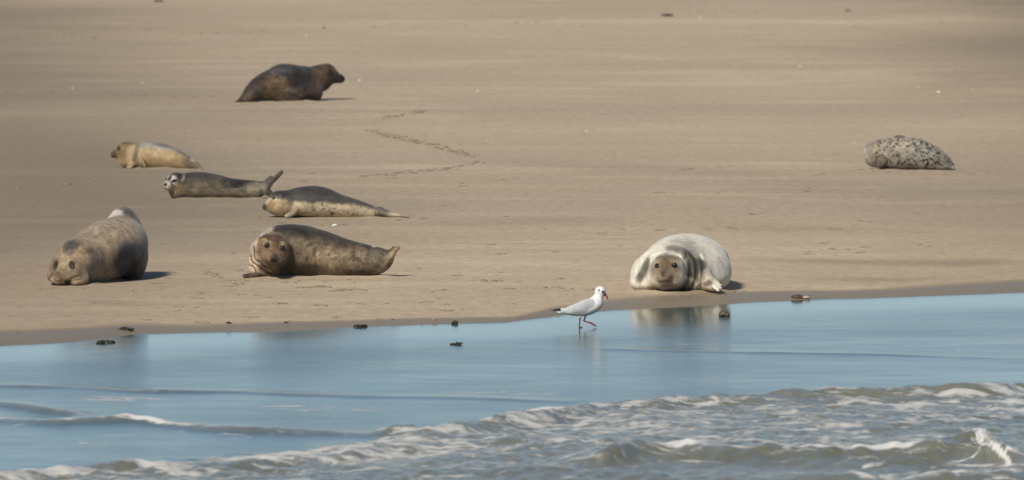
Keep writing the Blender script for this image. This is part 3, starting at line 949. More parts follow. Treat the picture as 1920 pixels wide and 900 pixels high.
f.tube([(716, 482, 4, 6, 12), (732, 473, -2, 5, 9), (748, 462, -6, 3.5, 4)], 5, up=(0.6, 0, 0.8))
f.tube([(716, 492, 12, 6, 12), (730, 482, 14, 5, 10), (738, 462, 16, 3.5, 4)], 5, up=(0.8, 0, 0.6))
f.tube([(712, 500, 4, 8, 10), (724, 490, 0, 5, 9), (738, 476, -4, 4, 5)], 5, up=(0.7, 0, 0.7))
f.floor()


def folds6(px, py, Y):
    rr = np.sqrt((px - 515) ** 2 + ((py - 462) * .95) ** 2)
    m = sstep(31, 35, rr) * sstep(62, 52, rr) * sstep(520, 500, px) * sstep(455, 475, py) * (Y > -75) * (Y < 25)
    rr = rr + 8 * (fbm(px * .06, py * .06, Y * .06, n=2) - .5)
    return 1.9 * np.cos(rr * 2 * np.pi / 8.5) * m * (.3 + 1.3 * fbm(px * .05 + 4, py * .05, n=2)) + 1.2 * (fbm(px * .05, py * .05, Y * .05) - .5) * 2


f.push(folds6)


def col6(px, py, Y):
    n = n3(px, py, Y, .05, 3)
    c = flat(px, pc(138, 119, 92))
    c = layer(c, pc(66, 58, 48), sstep(14, -10, (py - np.interp(px, [500, 560, 620, 680, 740], [430, 440, 452, 464, 470])) + 22 * (n - .5)) * .9)
    c = layer(c, pc(172, 150, 114), blob(px, py, 610, 484, 40, 20, .5, .05, .9, 5, .05) * .9)
    c = layer(c, pc(162, 141, 110), blob(px, py, 665, 482, 34, 16, .6, .05, .9, 8, .05) * .8)
    c = layer(c, pc(62, 52, 40), blob(px, py, 575, 505, 24, 12, .5, 0, .9, 2, .06) * .85)
    c = layer(c, pc(60, 50, 40), blob(px, py, 670, 512, 30, 7, .5, 0, .7, 7, .06) * .8)
    c = layer(c, pc(60, 50, 40), sstep(.60, .68, n3(px, py, Y, .11, 11, 3)) * .55 * sstep(550, 580, px))
    c = layer(c, pc(74, 60, 44), blob(px, py, 540, 490, 20, 28, .6) * .8)
    c = layer(c, pc(46, 40, 34), blob(px, py, 548, 432, 30, 12, .6, .2) * .7)
    c = layer(c, pc(208, 196, 176), blob(px, py, 499, 432, 16, 8, .5, -.6) * .9 * (Y > -55))
    c = layer(c, pc(222, 200, 168), blob(px, py, 476, 482, 14, 38, .5, .15))
    c = layer(c, pc(204, 192, 170), blob(px, py, 700, 456, 8, 5, .4, .5, .5, 4, .1) * .9)
    c = layer(c, pc(122, 112, 96), blob(px, py, 705, 490, 18, 22, .6) * .5)
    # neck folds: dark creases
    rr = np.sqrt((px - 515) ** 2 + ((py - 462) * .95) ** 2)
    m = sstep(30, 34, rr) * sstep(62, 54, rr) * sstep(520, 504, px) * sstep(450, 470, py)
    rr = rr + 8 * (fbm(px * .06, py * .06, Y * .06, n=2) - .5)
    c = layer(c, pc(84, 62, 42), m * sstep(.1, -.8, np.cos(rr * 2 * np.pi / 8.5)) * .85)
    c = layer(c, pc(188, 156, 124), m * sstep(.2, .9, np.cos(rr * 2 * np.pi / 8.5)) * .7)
    # head
    hd = blob(px, py, 513, 464, 31, 31, .25, 0, .25, 3, .1) * sstep(-18, -44, Y)
    c = layer(c, pc(150, 120, 80), hd)
    c = layer(c, pc(92, 72, 54), blob(px, py, 513, 444, 24, 10, .6) * hd)
    c = layer(c, pc(172, 152, 124), blob(px, py, 516, 435, 26, 4, .6, .05) * hd * .7)
    c = layer(c, pc(164, 128, 78), blob(px, py, 492, 468, 8, 22, .6) * hd * .8)
    c = layer(c, pc(120, 84, 56), blob(px, py, 517, 458, 8, 14, .6) * hd * .7)
    c = layer(c, pc(196, 156, 104), (blob(px, py, 497, 449, 5, 4, .5) + blob(px, py, 532, 455, 5, 4, .5)).clip(0, 1) * hd * .8)
    c = layer(c, pc(206, 178, 144), (blob(px, py, 503, 455, 8, 6, .6) + blob(px, py, 531, 459.5, 6, 6, .6)).clip(0, 1) * hd * .45)
    c = layer(c, pc(52, 40, 32), (blob(px, py, 503, 459.5, 6, 5.2, .3) + blob(px, py, 531, 464.5, 5, 5.4, .3)).clip(0, 1) * hd * .9)
    c = layer(c, pc(186, 160, 130), (blob(px, py, 498, 477, 6, 8, .5) + blob(px, py, 530, 480, 6, 10, .5)).clip(0, 1) * hd * .8)
    c = layer(c, pc(176, 132, 84), blob(px, py, 508, 481, 9, 8, .5) * hd * .7)
    c = layer(c, pc(92, 80, 72), blob(px, py, 516, 480, 8, 6, .4))
    c = layer(c, pc(34, 28, 24), blob(px, py, 515, 487, 7, 4.5, .4))
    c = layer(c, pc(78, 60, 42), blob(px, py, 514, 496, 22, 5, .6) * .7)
    c = layer(c, pc(112, 84, 58), blob(px, py, 474, 514, 18, 6, .6) * .8)
    c = layer(c, pc(60, 46, 34), blob(px, py, 462, 512, 9, 4, .5) * .8)
    c = layer(c, pc(190, 166, 124), blob(px, py, 738, 474, 7, 22, .5, .7) * .8)
    c = layer(c, pc(150, 128, 94), blob(px, py, 728, 462, 8, 4, .6) * .6)
    return c * (0.70 + 0.60 * n3(px, py, Y, .10, 5))[:, None]


r = empty('seal', loc)
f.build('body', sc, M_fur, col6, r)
add_eye(f, r, 503, 459, 5.0, sc)
add_eye(f, r, 531, 464, 5.0, sc)
tag(r, 'mottled brown seal lying side on, round head turned to the viewer, creased neck', 'seal', GROUP)

# ---- seal 7: fat pale seal facing us
loc, sc, f = setup(1277, 547, (1168, -95, -6), (1388, 430, 128), 2.2)
f.tube([(1252, 512, -15, 36, 34), (1258, 508, 15, 50, 42), (1270, 500, 55, 70, 49), (1286, 493, 110, 80, 54), (1290, 491, 180, 82, 55), (1292, 494, 260, 76, 46), (1300, 498, 330, 52, 34), (1306, 503, 400, 26, 18)], 10)
f.ell(1276, 518, 70, 90, 80, 30, 24)
f.ell(1222, 512, 40, 36, 50, 36, 20)
f.ell(1208, 528, 20, 26, 36, 18, 12)
f.ell(1334, 508, 90, 38, 70, 36, 14)
f.ell(1251, 503, -38, 32, 30, 32, 9)
f.ell(1251, 522, -38, 30, 30, 21, 8)
f.tube([(1246, 513, -58, 18, 15), (1243, 517, -74, 14, 12)], 8)
f.ell(1298, 508, 10, 24, 30, 36, 22, roll=.2)
f.tube([(1308, 516, 2, 18, 17), (1326, 527, -12, 18, 15), (1340, 535, -22, 16, 10)], 14)
for q_, (cx_, cy_) in enumerate(((1347, 529), (1351, 534), (1351, 539), (1346, 543))):
    f.tube([(1338, 529 + 2 * q_, -26 - 4 * q_, 5, 4), (cx_, cy_, -26 - 7 * q_, 3.6, 3.0)], 2.5)
f.floor()


def folds7(px, py, Y):
    rr = np.sqrt((px - 1250) ** 2 + ((py - 506) * .95) ** 2)
    m = sstep(33, 37, rr) * sstep(80, 66, rr) * sstep(1262, 1276, px) * (Y > -40) * (Y < 70) * sstep(465, 480, py)
    m2 = sstep(34, 38, rr) * sstep(64, 54, rr) * sstep(1236, 1222, px) * (Y > -40) * (Y < 60)
    return 2.2 * np.cos((rr + 9 * (fbm(px * .05, py * .05, Y * .05, n=2) - .5)) * 2 * np.pi / 12.5) * (m * (.4 + 1.2 * fbm(px * .04 + 3, py * .04, n=2)) + .6 * m2) + 1.6 * (fbm(px * .035, py * .035, Y * .035) - .5) * 2


f.push(folds7)


def col7(px, py, Y):
    n = n3(px, py, Y, .05, 3)
    c = flat(px, pc(246, 238, 214))
    rr = np.sqrt((px - 1250) ** 2 + ((py - 506) * .95) ** 2)
    c = layer(c, pc(152, 148, 134), blob(px, py, 1280, 456, 24, 11, .6, .1, .9, 3, .06) * .55)
    c = layer(c, pc(92, 92, 80), blob(px, py, 1268, 466, 20, 8, .5, .25, .9, 5, .08) * .75)
    c = layer(c, pc(178, 166, 142), blob(px, py, 1306, 462, 26, 10, .6, .55, .8, 6, .05) * .5)
    c = layer(c, pc(64, 60, 48), blob(px, py, 1298, 496, 16, 36, .45, -.35, 1.1, 8, .08))
    c = layer(c, pc(60, 55, 46), blob(px, py, 1311, 500, 11, 20, .45, 0, .9, 2, .09) * .95)
    c = layer(c, pc(84, 76, 64), blob(px, py, 1288, 536, 18, 12, .5, 0, .8, 2, .07) * .8)
    m = sstep(34, 38, rr) * sstep(76, 62, rr) * sstep(1266, 1278, px) * sstep(468, 480, py)
    c = layer(c, pc(206, 196, 172), m * sstep(.3, .95, np.cos((rr + 9 * (fbm(px * .05, py * .05, Y * .05, n=2) - .5)) * 2 * np.pi / 12.5)) * .22)
    c = layer(c, pc(98, 92, 76), blob(px, py, 1206, 507, 7, 22, .5, .35, .9, 5, .07) * .85)
    c = layer(c, pc(104, 96, 78), blob(px, py, 1199, 520, 7, 10, .5, .2, .8, 4, .07) * .7)
    c = layer(c, pc(120, 110, 88), blob(px, py, 1214, 500, 4, 18, .5, .1, .6, 7, .07) * .6)
    c = layer(c, pc(176, 174, 164), blob(px, py, 1345, 500, 18, 24, .7, 0, .8, 9, .04) * .5)
    c = layer(c, pc(206, 186, 158), blob(px, py, 1322, 520, 14, 14, .6, .4, .6, 3, .08) * .5)
    c = layer(c, pc(112, 84, 58), blob(px, py, 1327, 530, 9, 6, .5, -.4, .7, 3, .1) * .8)
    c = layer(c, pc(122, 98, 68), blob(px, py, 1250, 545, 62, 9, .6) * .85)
    # head
    hd = blob(px, py, 1251, 506, 34, 36, .12) * sstep(-8, -22, Y)
    c = layer(c, pc(236, 226, 200), hd)
    c = layer(c, pc(130, 108, 80), blob(px, py, 1249, 502, 26, 24, .4, 0, .35, 3, .1) * hd)
    c = layer(c, pc(126, 98, 68), blob(px, py, 1247, 490, 9, 16, .6) * hd * .8)
    c = layer(c, pc(118, 104, 82), blob(px, py, 1252, 483, 22, 6, .5) * hd * .9)
    c = layer(c, pc(190, 148, 100), (blob(px, py, 1235, 487, 6, 4, .6, -.4) + blob(px, py, 1260, 487, 7, 4.5, .6, .4)).clip(0, 1) * hd * .6)
    c = layer(c, pc(204, 172, 132), (blob(px, py, 1231.5, 497, 6, 7, .4) + blob(px, py, 1263, 496, 7.5, 7, .4)).clip(0, 1) * hd * .7)
    c = layer(c, pc(60, 46, 36), (blob(px, py, 1231.5, 497.5, 4.6, 5.4, .3) + blob(px, py, 1263, 496.5, 6.5, 5.4, .3)).clip(0, 1) * hd * .9)
    c = layer(c, pc(192, 170, 132), blob(px, py, 1262, 514, 12, 12, .6) * hd * .75)
    c = layer(c, pc(180, 160, 126), blob(px, py, 1233, 515, 9, 12, .6) * hd * .6)
    c = layer(c, pc(194, 150, 116), blob(px, py, 1247, 517, 8, 6, .6) * hd * .5)
    c = layer(c, pc(88, 70, 58), blob(px, py, 1242, 512, 4.5, 5, .4))
    c = layer(c, pc(120, 96, 66), blob(px, py, 1246, 526, 12, 3, .6) * hd * .8)
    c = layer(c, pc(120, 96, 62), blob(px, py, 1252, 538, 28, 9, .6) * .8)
    return c * (0.82 + 0.36 * n3(px, py, Y, .09, 5))[:, None]


r = empty('seal', loc)
f.build('body', sc, M_fur, col7, r, 0.35)
add_eye(f, r, 1231.5, 497, 4.8, sc)
add_eye(f, r, 1263, 496, 5.6, sc)
tag(r, 'fat creamy white seal facing the sea with brown face and grey neck folds', 'seal', GROUP)

# ---- seal 8: pale, black-spotted, lying rolled over at the right
loc, sc, f = setup(1705, 318, (1608, -50, -6), (1800, 60, 74), 1.5)
f.tube([(1640, 289, 8, 20, 22), (1656, 287, 6, 27, 28), (1685, 287, 5, 31, 30), (1715, 289, 4, 31, 29), (1744, 295, 0, 27, 24.5), (1764, 302, -6, 20, 18), (1777, 309, -12, 12, 11)], 7)
f.ell(1634, 289, 10, 13, 18, 21, 7, roll=.15)
f.ell(1688, 258, 4, 13, 12, 6, 5, roll=-.12)
f.ell(1725, 268, 2, 20, 18, 8, 7, roll=-.25)
f.tube([(1772, 306, -14, 7, 10), (1782, 313, -18, 6, 8), (1788, 320, -20, 4, 3)], 4)
f.tube([(1766, 313, -18, 8, 5), (1780, 318, -24, 7, 3.5), (1788, 321, -26, 5, 2)], 4)
f.tube([(1660, 296, -20, 4, 7), (1652, 302, -25, 4, 9), (1648, 308, -24, 4, 5)], 4)
f.floor()


def col8(px, py, Y):
    c = flat(px, pc(174, 163, 143))
    c = layer(c, pc(196, 182, 150), blob(px, py, 1695, 270, 22, 12, .6, .1, .5, 3, .07) * .7)
    c = layer(c, pc(160, 158, 148), blob(px, py, 1730, 285, 34, 18, .7, .2) * .6)
    c = layer(c, pc(176, 158, 112), blob(px, py, 1647, 287, 8, 16, .6) * .6)
    c = layer(c, pc(190, 172, 134), blob(px, py, 1748, 300, 5, 5, .6) * .8)
    c = layer(c, pc(204, 196, 182), blob(px, py, 1621, 290, 5, 14, .6) * .8)
    c = layer(c, pc(130, 118, 104), blob(px, py, 1768, 300, 18, 16, .6) * .5)
    a = n3(px, py, Y * .6, .23, 9, 3); b = n3(px, py, Y * .6, .42, 4, 2)
    dens = .63 - .05 * sstep(1680, 1770, px) + .22 * (fbm(px * .035 + 5, py * .05, Y * .02, n=2) - .5)
    sp = np.maximum(sstep(dens, dens + .05, a), sstep(.64, .70, b))
    sp = sp * sstep(1630, 1642, px)
    c = layer(c, pc(46, 43, 40), sp * .92)
    c = layer(c, pc(150, 138, 114), blob(px, py, 1652, 300, 11, 10, .4) * .7)
    c = layer(c, pc(84, 74, 62), (blob(px, py, 1652, 300, 12, 11, .15) - blob(px, py, 1652, 300, 9.5, 8.5, .2)).clip(0, 1) * .8)
    c = layer(c, pc(92, 86, 74), blob(px, py, 1650, 304, 8, 3, .4, .5) * .6)
    c = layer(c, pc(122, 112, 92), blob(px, py, 1688, 254, 12, 3.5, .5) * .7)
    c = layer(c, pc(46, 36, 30), blob(px, py, 1778, 318, 15, 5, .45, .2))
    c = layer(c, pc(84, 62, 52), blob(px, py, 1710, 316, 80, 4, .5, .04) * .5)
    c = layer(c, pc(110, 104, 104), blob(px, py, 1779, 304, 6, 9, .5) * .6)
    return c * (0.80 + 0.40 * n3(px, py, Y, .12, 5))[:, None]


r = empty('seal', loc)
f.build('body', sc, M_fur, col8, r, 0.7)
tag(r, 'pale seal with black speckles lying rolled over alone on the sand at far right', 'seal', GROUP)

# ------------------------------------------------------------------ the gull
loc, sc, f = setup(1086, 614, (1028, -26, -4), (1148, 26, 86), 0.6, z=0.0)
f.tube([(1119, 566, 0, 11, 13), (1110, 573, 0, 14.5, 14.5), (1096, 578, 0, 15, 14.5), (1080, 581, 0, 13.5, 11.5), (1064, 583, 0, 10, 7), (1052, 583.5, 0, 6.5, 3.2), (1046, 583, 0, 5, 1.6)], 4)
f.tube([(1118, 568, 0, 11, 11), (1122, 558, 0, 8.8, 9), (1125, 548, 0, 9, 9.5)], 4)
f.ell(1125.5, 545.8, 0, 9.6, 8.8, 9.2, 3)
f.tube([(1132, 549, 0, 2.6, 2.6), (1136.5, 554.5, 0, 1.7, 2.0), (1140, 561, 0, 1.0, 1.2)], 1.5)
for sgn in (-1, 1):
    f.tube([(1110, 568, 9 * sgn, 5, 9), (1096, 573, 12.5 * sgn, 4, 11), (1080, 578, 11 * sgn, 3.2, 8), (1064, 581, 7 * sgn, 2.4, 5), (1050, 580, 3.5 * sgn, 1.8, 2.4), (1037, 582, 1.5 * sgn, 1.2, 1.4)], 2)
f.tube([(1060, 586, 0, 6, 2), (1046, 585.5, 0, 6, 1.4)], 2)
# standing leg and foot, lifted leg with trailing foot
f.tube([(1088, 592, -4, 3, 3), (1087.2, 600, -4, 1.5, 1.5), (1086.4, 613, -4, 1.4, 1.4)], 1.5)
for a in (-.5, 0, .5):
    f.tube([(1086, 613.4, -4, 1.3, 1.0), (1086 + 6 * math.cos(a), 613.6, -4 + 9 * math.sin(a), 1.2, .8)], 1)
f.tube([(1098, 590, 4, 3, 3), (1096.5, 597, 4, 1.4, 1.4), (1095, 601.5, 4, 1.5, 1.5), (1104, 604.5, 4, 1.4, 1.4), (1109, 606, 4, 1.5, 1.5)], 1.2)
f.tube([(1108, 605.5, 4, 1.8, 1.6), (1113, 608.5, 4, 3.4, 1.7), (1118, 612, 4, 2.0, 1.0)], 1.2)


def colg(px, py, Y):
    c = flat(px, np.array([.74, .73, .70]))
    c = layer(c, np.array([.80, .79, .76]), blob(px, py, 1124, 550, 14, 18, .5))
    wing = np.clip(blob(px, py, 1090, 573, 26, 12, .12, -.28) + blob(px, py, 1064, 580, 16, 5.5, .15, -.22), 0, 1) * sstep(6, 8, np.abs(Y) + 2.5 * (py < 572) + 3 * (px < 1076))
    c = layer(c, np.array([.47, .49, .49]), wing)
    c = layer(c, np.array([.36, .38, .39]), blob(px, py, 1092, 581, 20, 5, .5, -.35) * wing * .6)
    c = layer(c, np.array([.62, .56, .46]), blob(px, py, 1083, 591, 14, 4, .6) * .6)  # shade under the belly painted into the plumage
    c = layer(c, np.array([.015, .015, .015]), sstep(1053, 1050, px) * sstep(584.5, 583, py))
    c = layer(c, np.array([.03, .03, .035]), blob(px, py, 1130.5, 547.5, 2.4, 2.8, .35))
    c = layer(c, np.array([.20, .20, .21]), blob(px, py, 1123.5, 544, 2.3, 2.3, .4) * .8)
    c = layer(c, np.array([.26, .05, .035]), sstep(1131.5, 1132.5, px - (py - 550) * .15) * sstep(549, 550.5, py + (px - 1132) * .2) * sstep(570, 566, py))
    c = layer(c, np.array([.10, .02, .02]), blob(px, py, 1140, 560.5, 2, 2.4, .4))
    leg = np.maximum(sstep(594.5, 596, py), sstep(1104, 1106, px) * (py > 600))
    c = layer(c, np.array([.20, .022, .035]), leg)
    return c


r = empty('gull', loc)
f.build('body', sc, M_feather, colg, r)
add_eye(f, r, 1123.5, 544, 1.5, sc)
p = f.surface_y(1123.5, 544, sc)
o = bm_obj('eye', ellipsoid_mesh(1.5 * sc, 1.5 * sc, 1.5 * sc), M_eye, r)
o.location = (p[0] * sc, -(p[1] + 0.7) * sc, p[2] * sc)
tag(r, 'white and grey gull with dark red bill wading through the thin film of water', 'gull')

# ------------------------------------------------------------------ seaweed, stones and shells
def strand(bm, p, L, r, seed):
    rr = random.Random(seed)
    ang = rr.uniform(0, 6.28); x, y, z = p
    ring_prev = None
    n = 5
    for i in range(n + 1):
        t = i / n
        rad = r * (1 - 0.7 * t) + 0.0008
        ang += rr.uniform(-.6, .6)
        cx, cy = x + math.cos(ang) * L * t, y + math.sin(ang) * L * t
        cz = max(z + r * 1.6 * math.sin(t * 3.0) * rr.uniform(.4, 1.6), rad * .5)
        ring = [bm.verts.new((cx - math.sin(ang) * rad * 1.6 * math.cos(a), cy + math.cos(ang) * rad * 1.6 * math.cos(a), cz + rad * .7 * math.sin(a))) for a in [k * math.pi / 3 for k in range(6)]]
        if ring_prev:
            for k in range(6):
                bm.faces.new((ring_prev[k], ring_prev[(k + 1) % 6], ring[(k + 1) % 6], ring[k]))
        else:
            bm.faces.new(ring[::-1])
        ring_prev = ring
    bm.faces.new(ring_prev)


def lump(bm, c, r, seed, sq=0.6, n=2):
    rr = random.Random(seed)
    res = bmesh.ops.create_icosphere(bm, subdivisions=n, radius=1)
    o = (rr.uniform(0, 30), rr.uniform(0, 30), rr.uniform(0, 30))
    for v in res['verts']:
        q = v.co
        k = 0.7 + 0.6 * float(fbm(np.array([q.x * 1.3 + o[0]]), np.array([q.y * 1.3 + o[1]]), np.array([q.z * 1.3 + o[2]]), n=2)[0])
        v.co = Vector((c[0] + q.x * r[0] * k, c[1] + q.y * r[1] * k, max(c[2] + q.z * r[2] * k, c[2] - r[2] * sq)))


def clump(px, py, wpx, hpx, label, seed, water=False):
    if water:
        x, y, z = on_plane(px, py, 0.0)
    else:
        x, y, z = on_ground(px, py)
        z = max(z, 0.0)
    s = math.hypot(y, CAMZ) / F
    bm = bmesh.new()
    w, h = wpx * s * 1.0, hpx * s * 0.66
    rr = random.Random(seed)
    for i in range(5):
        lump(bm, (rr.uniform(-.32, .32) * w, rr.uniform(-.4, .4) * w, h * .22), (w * .2, w * .25, h * rr.uniform(.3, .62)), seed * 31 + i)
    for i in range(9):
        strand(bm, (rr.uniform(-.2, .2) * w, rr.uniform(-.3, .3) * w, h * rr.uniform(.1, .7)), w * rr.uniform(.25, .42), h * rr.uniform(.10, .2), seed * 17 + i)
    for f_ in bm.faces: f_.smooth = True
    o = bm_obj('seaweed', bm, M_weed)
    o.location = (x, y, z)
    tag(o, label, 'seaweed', 'seaweed scraps along the beach')
    return o


clump(237, 626, 34, 8, 'dark seaweed scrap on the water line below the bulky grey seal', 3)
clump(197, 643, 40, 9, 'dark flat seaweed scrap lying in the film of water at the left', 4, True)
clump(676, 613, 28, 8, 'dark seaweed scrap on the wet edge below the mottled brown seal', 5)
clump(852, 608, 18, 10, 'small tuft of seaweed standing up at the water edge left of the gull', 6)
clump(860, 646, 34, 7, 'dark seaweed scrap floating in the calm water left of the gull', 7, True)
clump(1250, 30, 26, 7, 'dark seaweed scrap on the distant sand at the top of the beach', 8)
clump(1589, 21, 14, 5, 'small dark seaweed scrap far off at the top right of the beach', 9)
clump(296, 3, 22, 6, 'dark seaweed scrap farthest away at the top left of the beach', 10)
clump(608, 53, 6, 4, 'tiny dark seaweed speck on the sand beyond the dark brown seal', 11)
clump(537, 613, 10, 4, 'tiny brown seaweed scrap on the wet margin below the mottled brown seal', 12)
clump(430, 613, 14, 5, 'brown seaweed scrap on the wet margin, left of the mottled brown seal', 13)

x, y, z = on_plane(1357, 593, 0.0)
s = y / F
bm = bmesh.new()
lump(bm, (0, 0, 5 * s), (9.5 * s, 9 * s, 7.5 * s), 77, 0.8, 3)
lump(bm, (6 * s, -3 * s, 4 * s), (6 * s, 6 * s, 5 * s), 78, 0.8, 3)
for f_ in bm.faces: f_.smooth = True
o = bm_obj('stone', bm, M_stone); o.location = (x, y, -0.003)
tag(o, 'small round brown stone in shallow water before the creamy white seal', 'stone')

x, y, z = on_ground(1500, 562)
s = y / F
r = empty('crab', (x, y, z))
bm = bmesh.new()
lump(bm, (-4 * s, 0, 2 * s), (11 * s, 9 * s, 5.5 * s), 91, 0.5, 3)
for i, a in enumerate((-2.6, -2.2, 2.3, 2.7)):
    strand(bm, (-8 * s + 3 * s * math.cos(a), 5 * s * math.sin(a), 2 * s), 12 * s, 1.3 * s, 200 + i)
for f_ in bm.faces: f_.smooth = True
bm_obj('body', bm, M_red, r)
bm = bmesh.new()
lump(bm, (11 * s, -2 * s, 1.5 * s), (8 * s, 5 * s, 3 * s), 95, 0.5, 3)
for f_ in bm.faces: f_.smooth = True
bm_obj('claw', bm, M_pink, r)
tag(r, 'dark reddish crab with pale claw at the water edge, right of the stone', 'crab')

shells = [(1500, 126, 4.2), (1760, 173, 3.6), (1101, 247, 3.0), (895, 171, 2.2), (267, 156, 2.4), (136, 166, 2.2), (674, 151, 2.6), (1824, 167, 1.8), (1312, 34, 2.4), (1350, 27, 1.8),
          (1303, 18, 1.6), (1053, 36, 1.8), (1101, 214, 1.6), (1601, 266, 1.7), (912, 263, 2.0), (1722, 163, 1.8), (574, 66, 1.8), (355, 245, 1.8), (1388, 66, 1.6), (628, 423, 5.0), (1674, 66, 1.8), (1090, 440, 1.5)]
first = None
for i, (px, py, rp) in enumerate(shells):
    x, y, z = on_ground(px, py)
    s = y / F
    if first is None:
        bm = bmesh.new()
        bmesh.ops.create_uvsphere(bm, u_segments=24, v_segments=12, radius=1)
        for v in bm.verts:          # a ribbed half valve with a beak
            a = math.atan2(v.co.y, v.co.x)
            k = 1 + 0.05 * math.cos(a * 12)
            v.co.x *= k * 1.15; v.co.y *= k * 0.9
            v.co.z = v.co.z * 0.62 if v.co.z > 0 else v.co.z * 0.12
            if v.co.x > 0.8: v.co.x += 0.18 * (v.co.x - 0.8) / 0.3; v.co.z += .1
        for f_ in bm.faces: f_.smooth = True
        o = bm_obj('shell', bm, M_shell); first = o
    else:
        o = first.copy(); COL.objects.link(o)
    o.location = (x, y, z + 0.001)
    o.scale = (rp * s,) * 3
    o.rotation_euler = (random.uniform(-.3, .3), random.uniform(-.3, .3), random.uniform(0, 6.28))
    tag(o, 'tiny white shell lying alone on the bare sand', 'shell', 'white shells scattered on the sand')

# ------------------------------------------------------------------ churned sand: tracks, casts, crumbs (one stuff object)
clods = []
R_ = random.Random(21)


def clod_run(pts, step, w, h, jx=4.0, jy=1.2, skip=0.15):
    for i in range(len(pts) - 1):
        (x0, y0), (x1, y1) = pts[i], pts[i + 1]
        n = max(1, int(math.hypot(x1 - x0, (y1 - y0)) / step))
        for j in range(n):
            if R_.random() < skip: continue
            t = (j + R_.random()) / n
            clods.append((x0 + (x1 - x0) * t + R_.uniform(-jx, jx), y0 + (y1 - y0) * t + R_.uniform(-jy, jy), w * R_.uniform(.5, 1.4), h * R_.uniform(.5, 1.3)))


clod_run([(684, 246), (730, 255), (770, 263), (810, 272), (850, 284), (892, 294)], 2.0, 4.8, 2.6, 7, 4.2)
clod_run([(715, 222), (745, 217), (780, 211), (795, 208)], 2.4, 4.6, 2.2, 6, 2.2)
clod_run([(905, 303), (880, 310), (850, 315), (810, 319), (780, 322), (735, 327), (680, 331)], 4, 5.2, 2.0, 8, 2.6, .2)
clod_run([(0, 72), (60, 73), (145, 71), (195, 72)], 7, 4.5, 1.6, 5, .8, .3)
clod_run([(340, 64), (420, 62), (500, 58)], 9, 4, 1.4, 5, 1.2, .4)
clod_run([(690, 52), (810, 49)], 9, 4, 1.2, 5, .8, .4)
clod_run([(965, 44), (1035, 38)], 6, 4, 1.3, 5, 1)
clod_run([(1730, 10), (1920, 4)], 6, 4, 1.4, 5, 1)
clod_run([(0, 173), (60, 174), (155, 177), (245, 179), (390, 182)], 16, 6, 1.6, 8, 1.2, .35)
clod_run([(0, 352), (75, 352), (170, 341)], 12, 6, 1.8, 8, 1.4, .3)
clod_run([(380, 512), (450, 531)], 8, 6, 2.0, 8, 2, .2)
clod_run([(560, 540), (620, 538)], 6, 7, 2.2, 8, 1.2)
clod_run([(620, 545), (680, 543)], 6, 7, 2.0, 8, 1.2)
clod_run([(890, 526), (950, 528)], 7, 6, 2.0, 8, 1.2)
clod_run([(1020, 538), (1110, 545)], 8, 6, 2.2, 8, 1.2, .3)
clod_run([(1030, 580), (1080, 583)], 7, 5, 2.0, 6, 1, .3)
clod_run([(700, 606), (960, 603)], 14, 4, 1.6, 6, 1.2, .4)
clod_run([(1540, 468), (1590, 470)], 8, 5, 1.8, 6, 1.2, .2)
clod_run([(1610, 415), (1650, 423)], 8, 5, 2, 6, 2, .2)
clod_run([(390, 513), (410, 516)], 4, 7, 4, 4, 1, 0)
clod_run([(510, 569), (535, 570)], 4, 7, 2.4, 4, 1, 0)
clod_run([(585, 572), (610, 573)], 4, 6, 2.2, 4, 1, 0)
for run in ([(60, 540), (130, 545), (210, 535)], [(430, 524), (560, 528), (700, 522)], [(690, 518), (790, 505)], [(1170, 552), (1300, 556), (1400, 546)], [(480, 410), (620, 413), (760, 411)], [(300, 376), (480, 378)], [(430, 198), (600, 192)], [(1610, 318), (1780, 326)]):
    clod_run(run, 12, 4.5, 1.3, 9, 2.5, .45)
for _ in range(75):          # loose casts on the middle beach
    px, py = R_.uniform(0, 1920), R_.uniform(318, 480)
    n = R_.choice((1, 2, 3, 4))
    for j in range(n): clods.append((px + j * 5 + R_.uniform(-3, 3), py + R_.uniform(-1, 1), R_.uniform(3, 6), R_.uniform(.9, 1.8)))
for _ in range(50):
    px = R_.uniform(0, 1180); py = R_.uniform(500, 625 - px * 0.04)
    n = R_.choice((1, 2, 3, 5))
    for j in range(n): clods.append((px + j * 5 + R_.uniform(-3, 3), py + R_.uniform(-1, 1), R_.uniform(3, 6), R_.uniform(.9, 2.0)))
for _ in range(60):
    px, py = R_.uniform(0, 1920), R_.uniform(5, 60)
    clods.append((px, py, R_.uniform(2, 4), R_.uniform(.7, 1.4)))
tmpl = bmesh.new()
bmesh.ops.create_icosphere(tmpl, subdivisions=2, radius=1)
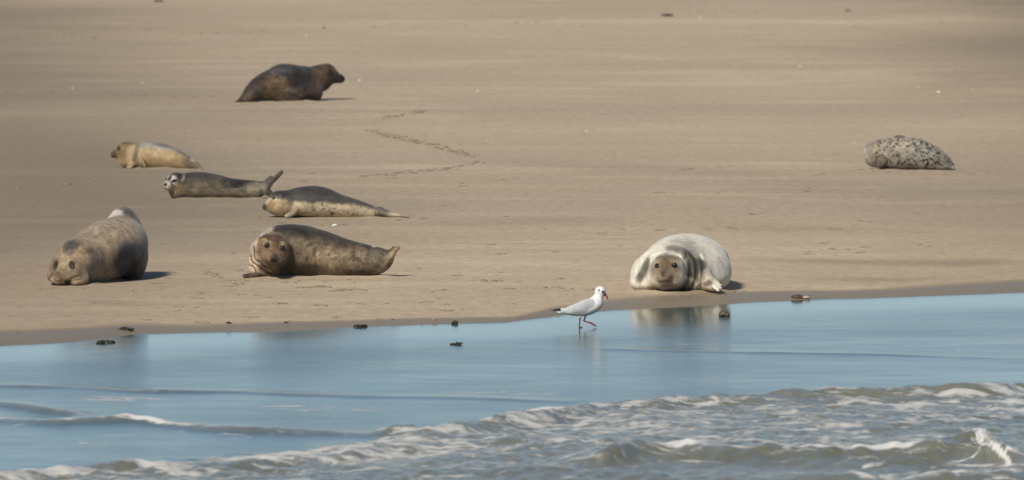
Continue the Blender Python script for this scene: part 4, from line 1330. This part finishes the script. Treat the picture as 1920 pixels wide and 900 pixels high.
TV = np.array([v.co[:] for v in tmpl.verts]); TF = np.array([[v.index for v in f_.verts] for f_ in tmpl.faces]); tmpl.free()
VV, FF, off = [], [], 0
for i, (px, py, w, h) in enumerate(clods):
    x, y, z = on_ground(px, py)
    if y - float(shore_y(x)) < 0.25: continue
    s = y / F
    k = 0.65 + 0.7 * fbm(TV[:, 0] * 1.4 + i * 3.3, TV[:, 1] * 1.4 + i * 1.7, TV[:, 2] * 1.4, n=2)
    V = TV * k[:, None] * np.array([w * s, w * s * R_.uniform(.8, 2.0), h * s])
    V[:, 2] = np.maximum(V[:, 2], -0.004)
    VV.append(V + np.array([x, y, z])); FF.append(TF + off); off += len(TV)
VV = np.concatenate(VV); FF = np.concatenate(FF)
o = mesh_from('churned_sand', VV, FF, M_clod, None, {'wet': np.full(len(VV), .35), 'damp_and_edge_shade': np.zeros(len(VV))})
tag(o, 'crumbs of churned sand along bird tracks, worm casts and scuffs on the beach', 'sand', kind='stuff')

# ------------------------------------------------------------------ spray thrown up by the small breaking peak
x0, y0, _ = on_plane(1838, 820, 0.10)
VV, FF, off = [], [], 0
for i in range(260):
    a = abs(R_.gauss(0, 1))
    dx = R_.gauss(0.02, 0.07); dz = 0.135 - abs(dx) * 0.8 + R_.gauss(0, .014) - .02 * a
    rr_ = R_.uniform(.0010, .0036) * (1.3 if abs(dx) < .03 else .8)
    k = 0.6 + 0.8 * fbm(TV[:, 0] * 1.4 + i * 3.3, TV[:, 1] * 1.4 + i * 1.7, TV[:, 2] * 1.4, n=2)
    V = TV * k[:, None] * rr_ * np.array([1.6, 1.6, 1.0])
    VV.append(V + np.array([x0 + dx, y0 - 0.05 + R_.gauss(0, .06), max(dz, .02)])); FF.append(TF + off); off += len(TV)
M_spray = plain_material('sea_foam', (0.74, 0.74, 0.72), 0.5, 0.3, 0.08)
o = mesh_from('spray', np.concatenate(VV), np.concatenate(FF), M_spray)
tag(o, 'white spray and foam flecks on the small breaking wave peak at the right', 'spray', kind='stuff')
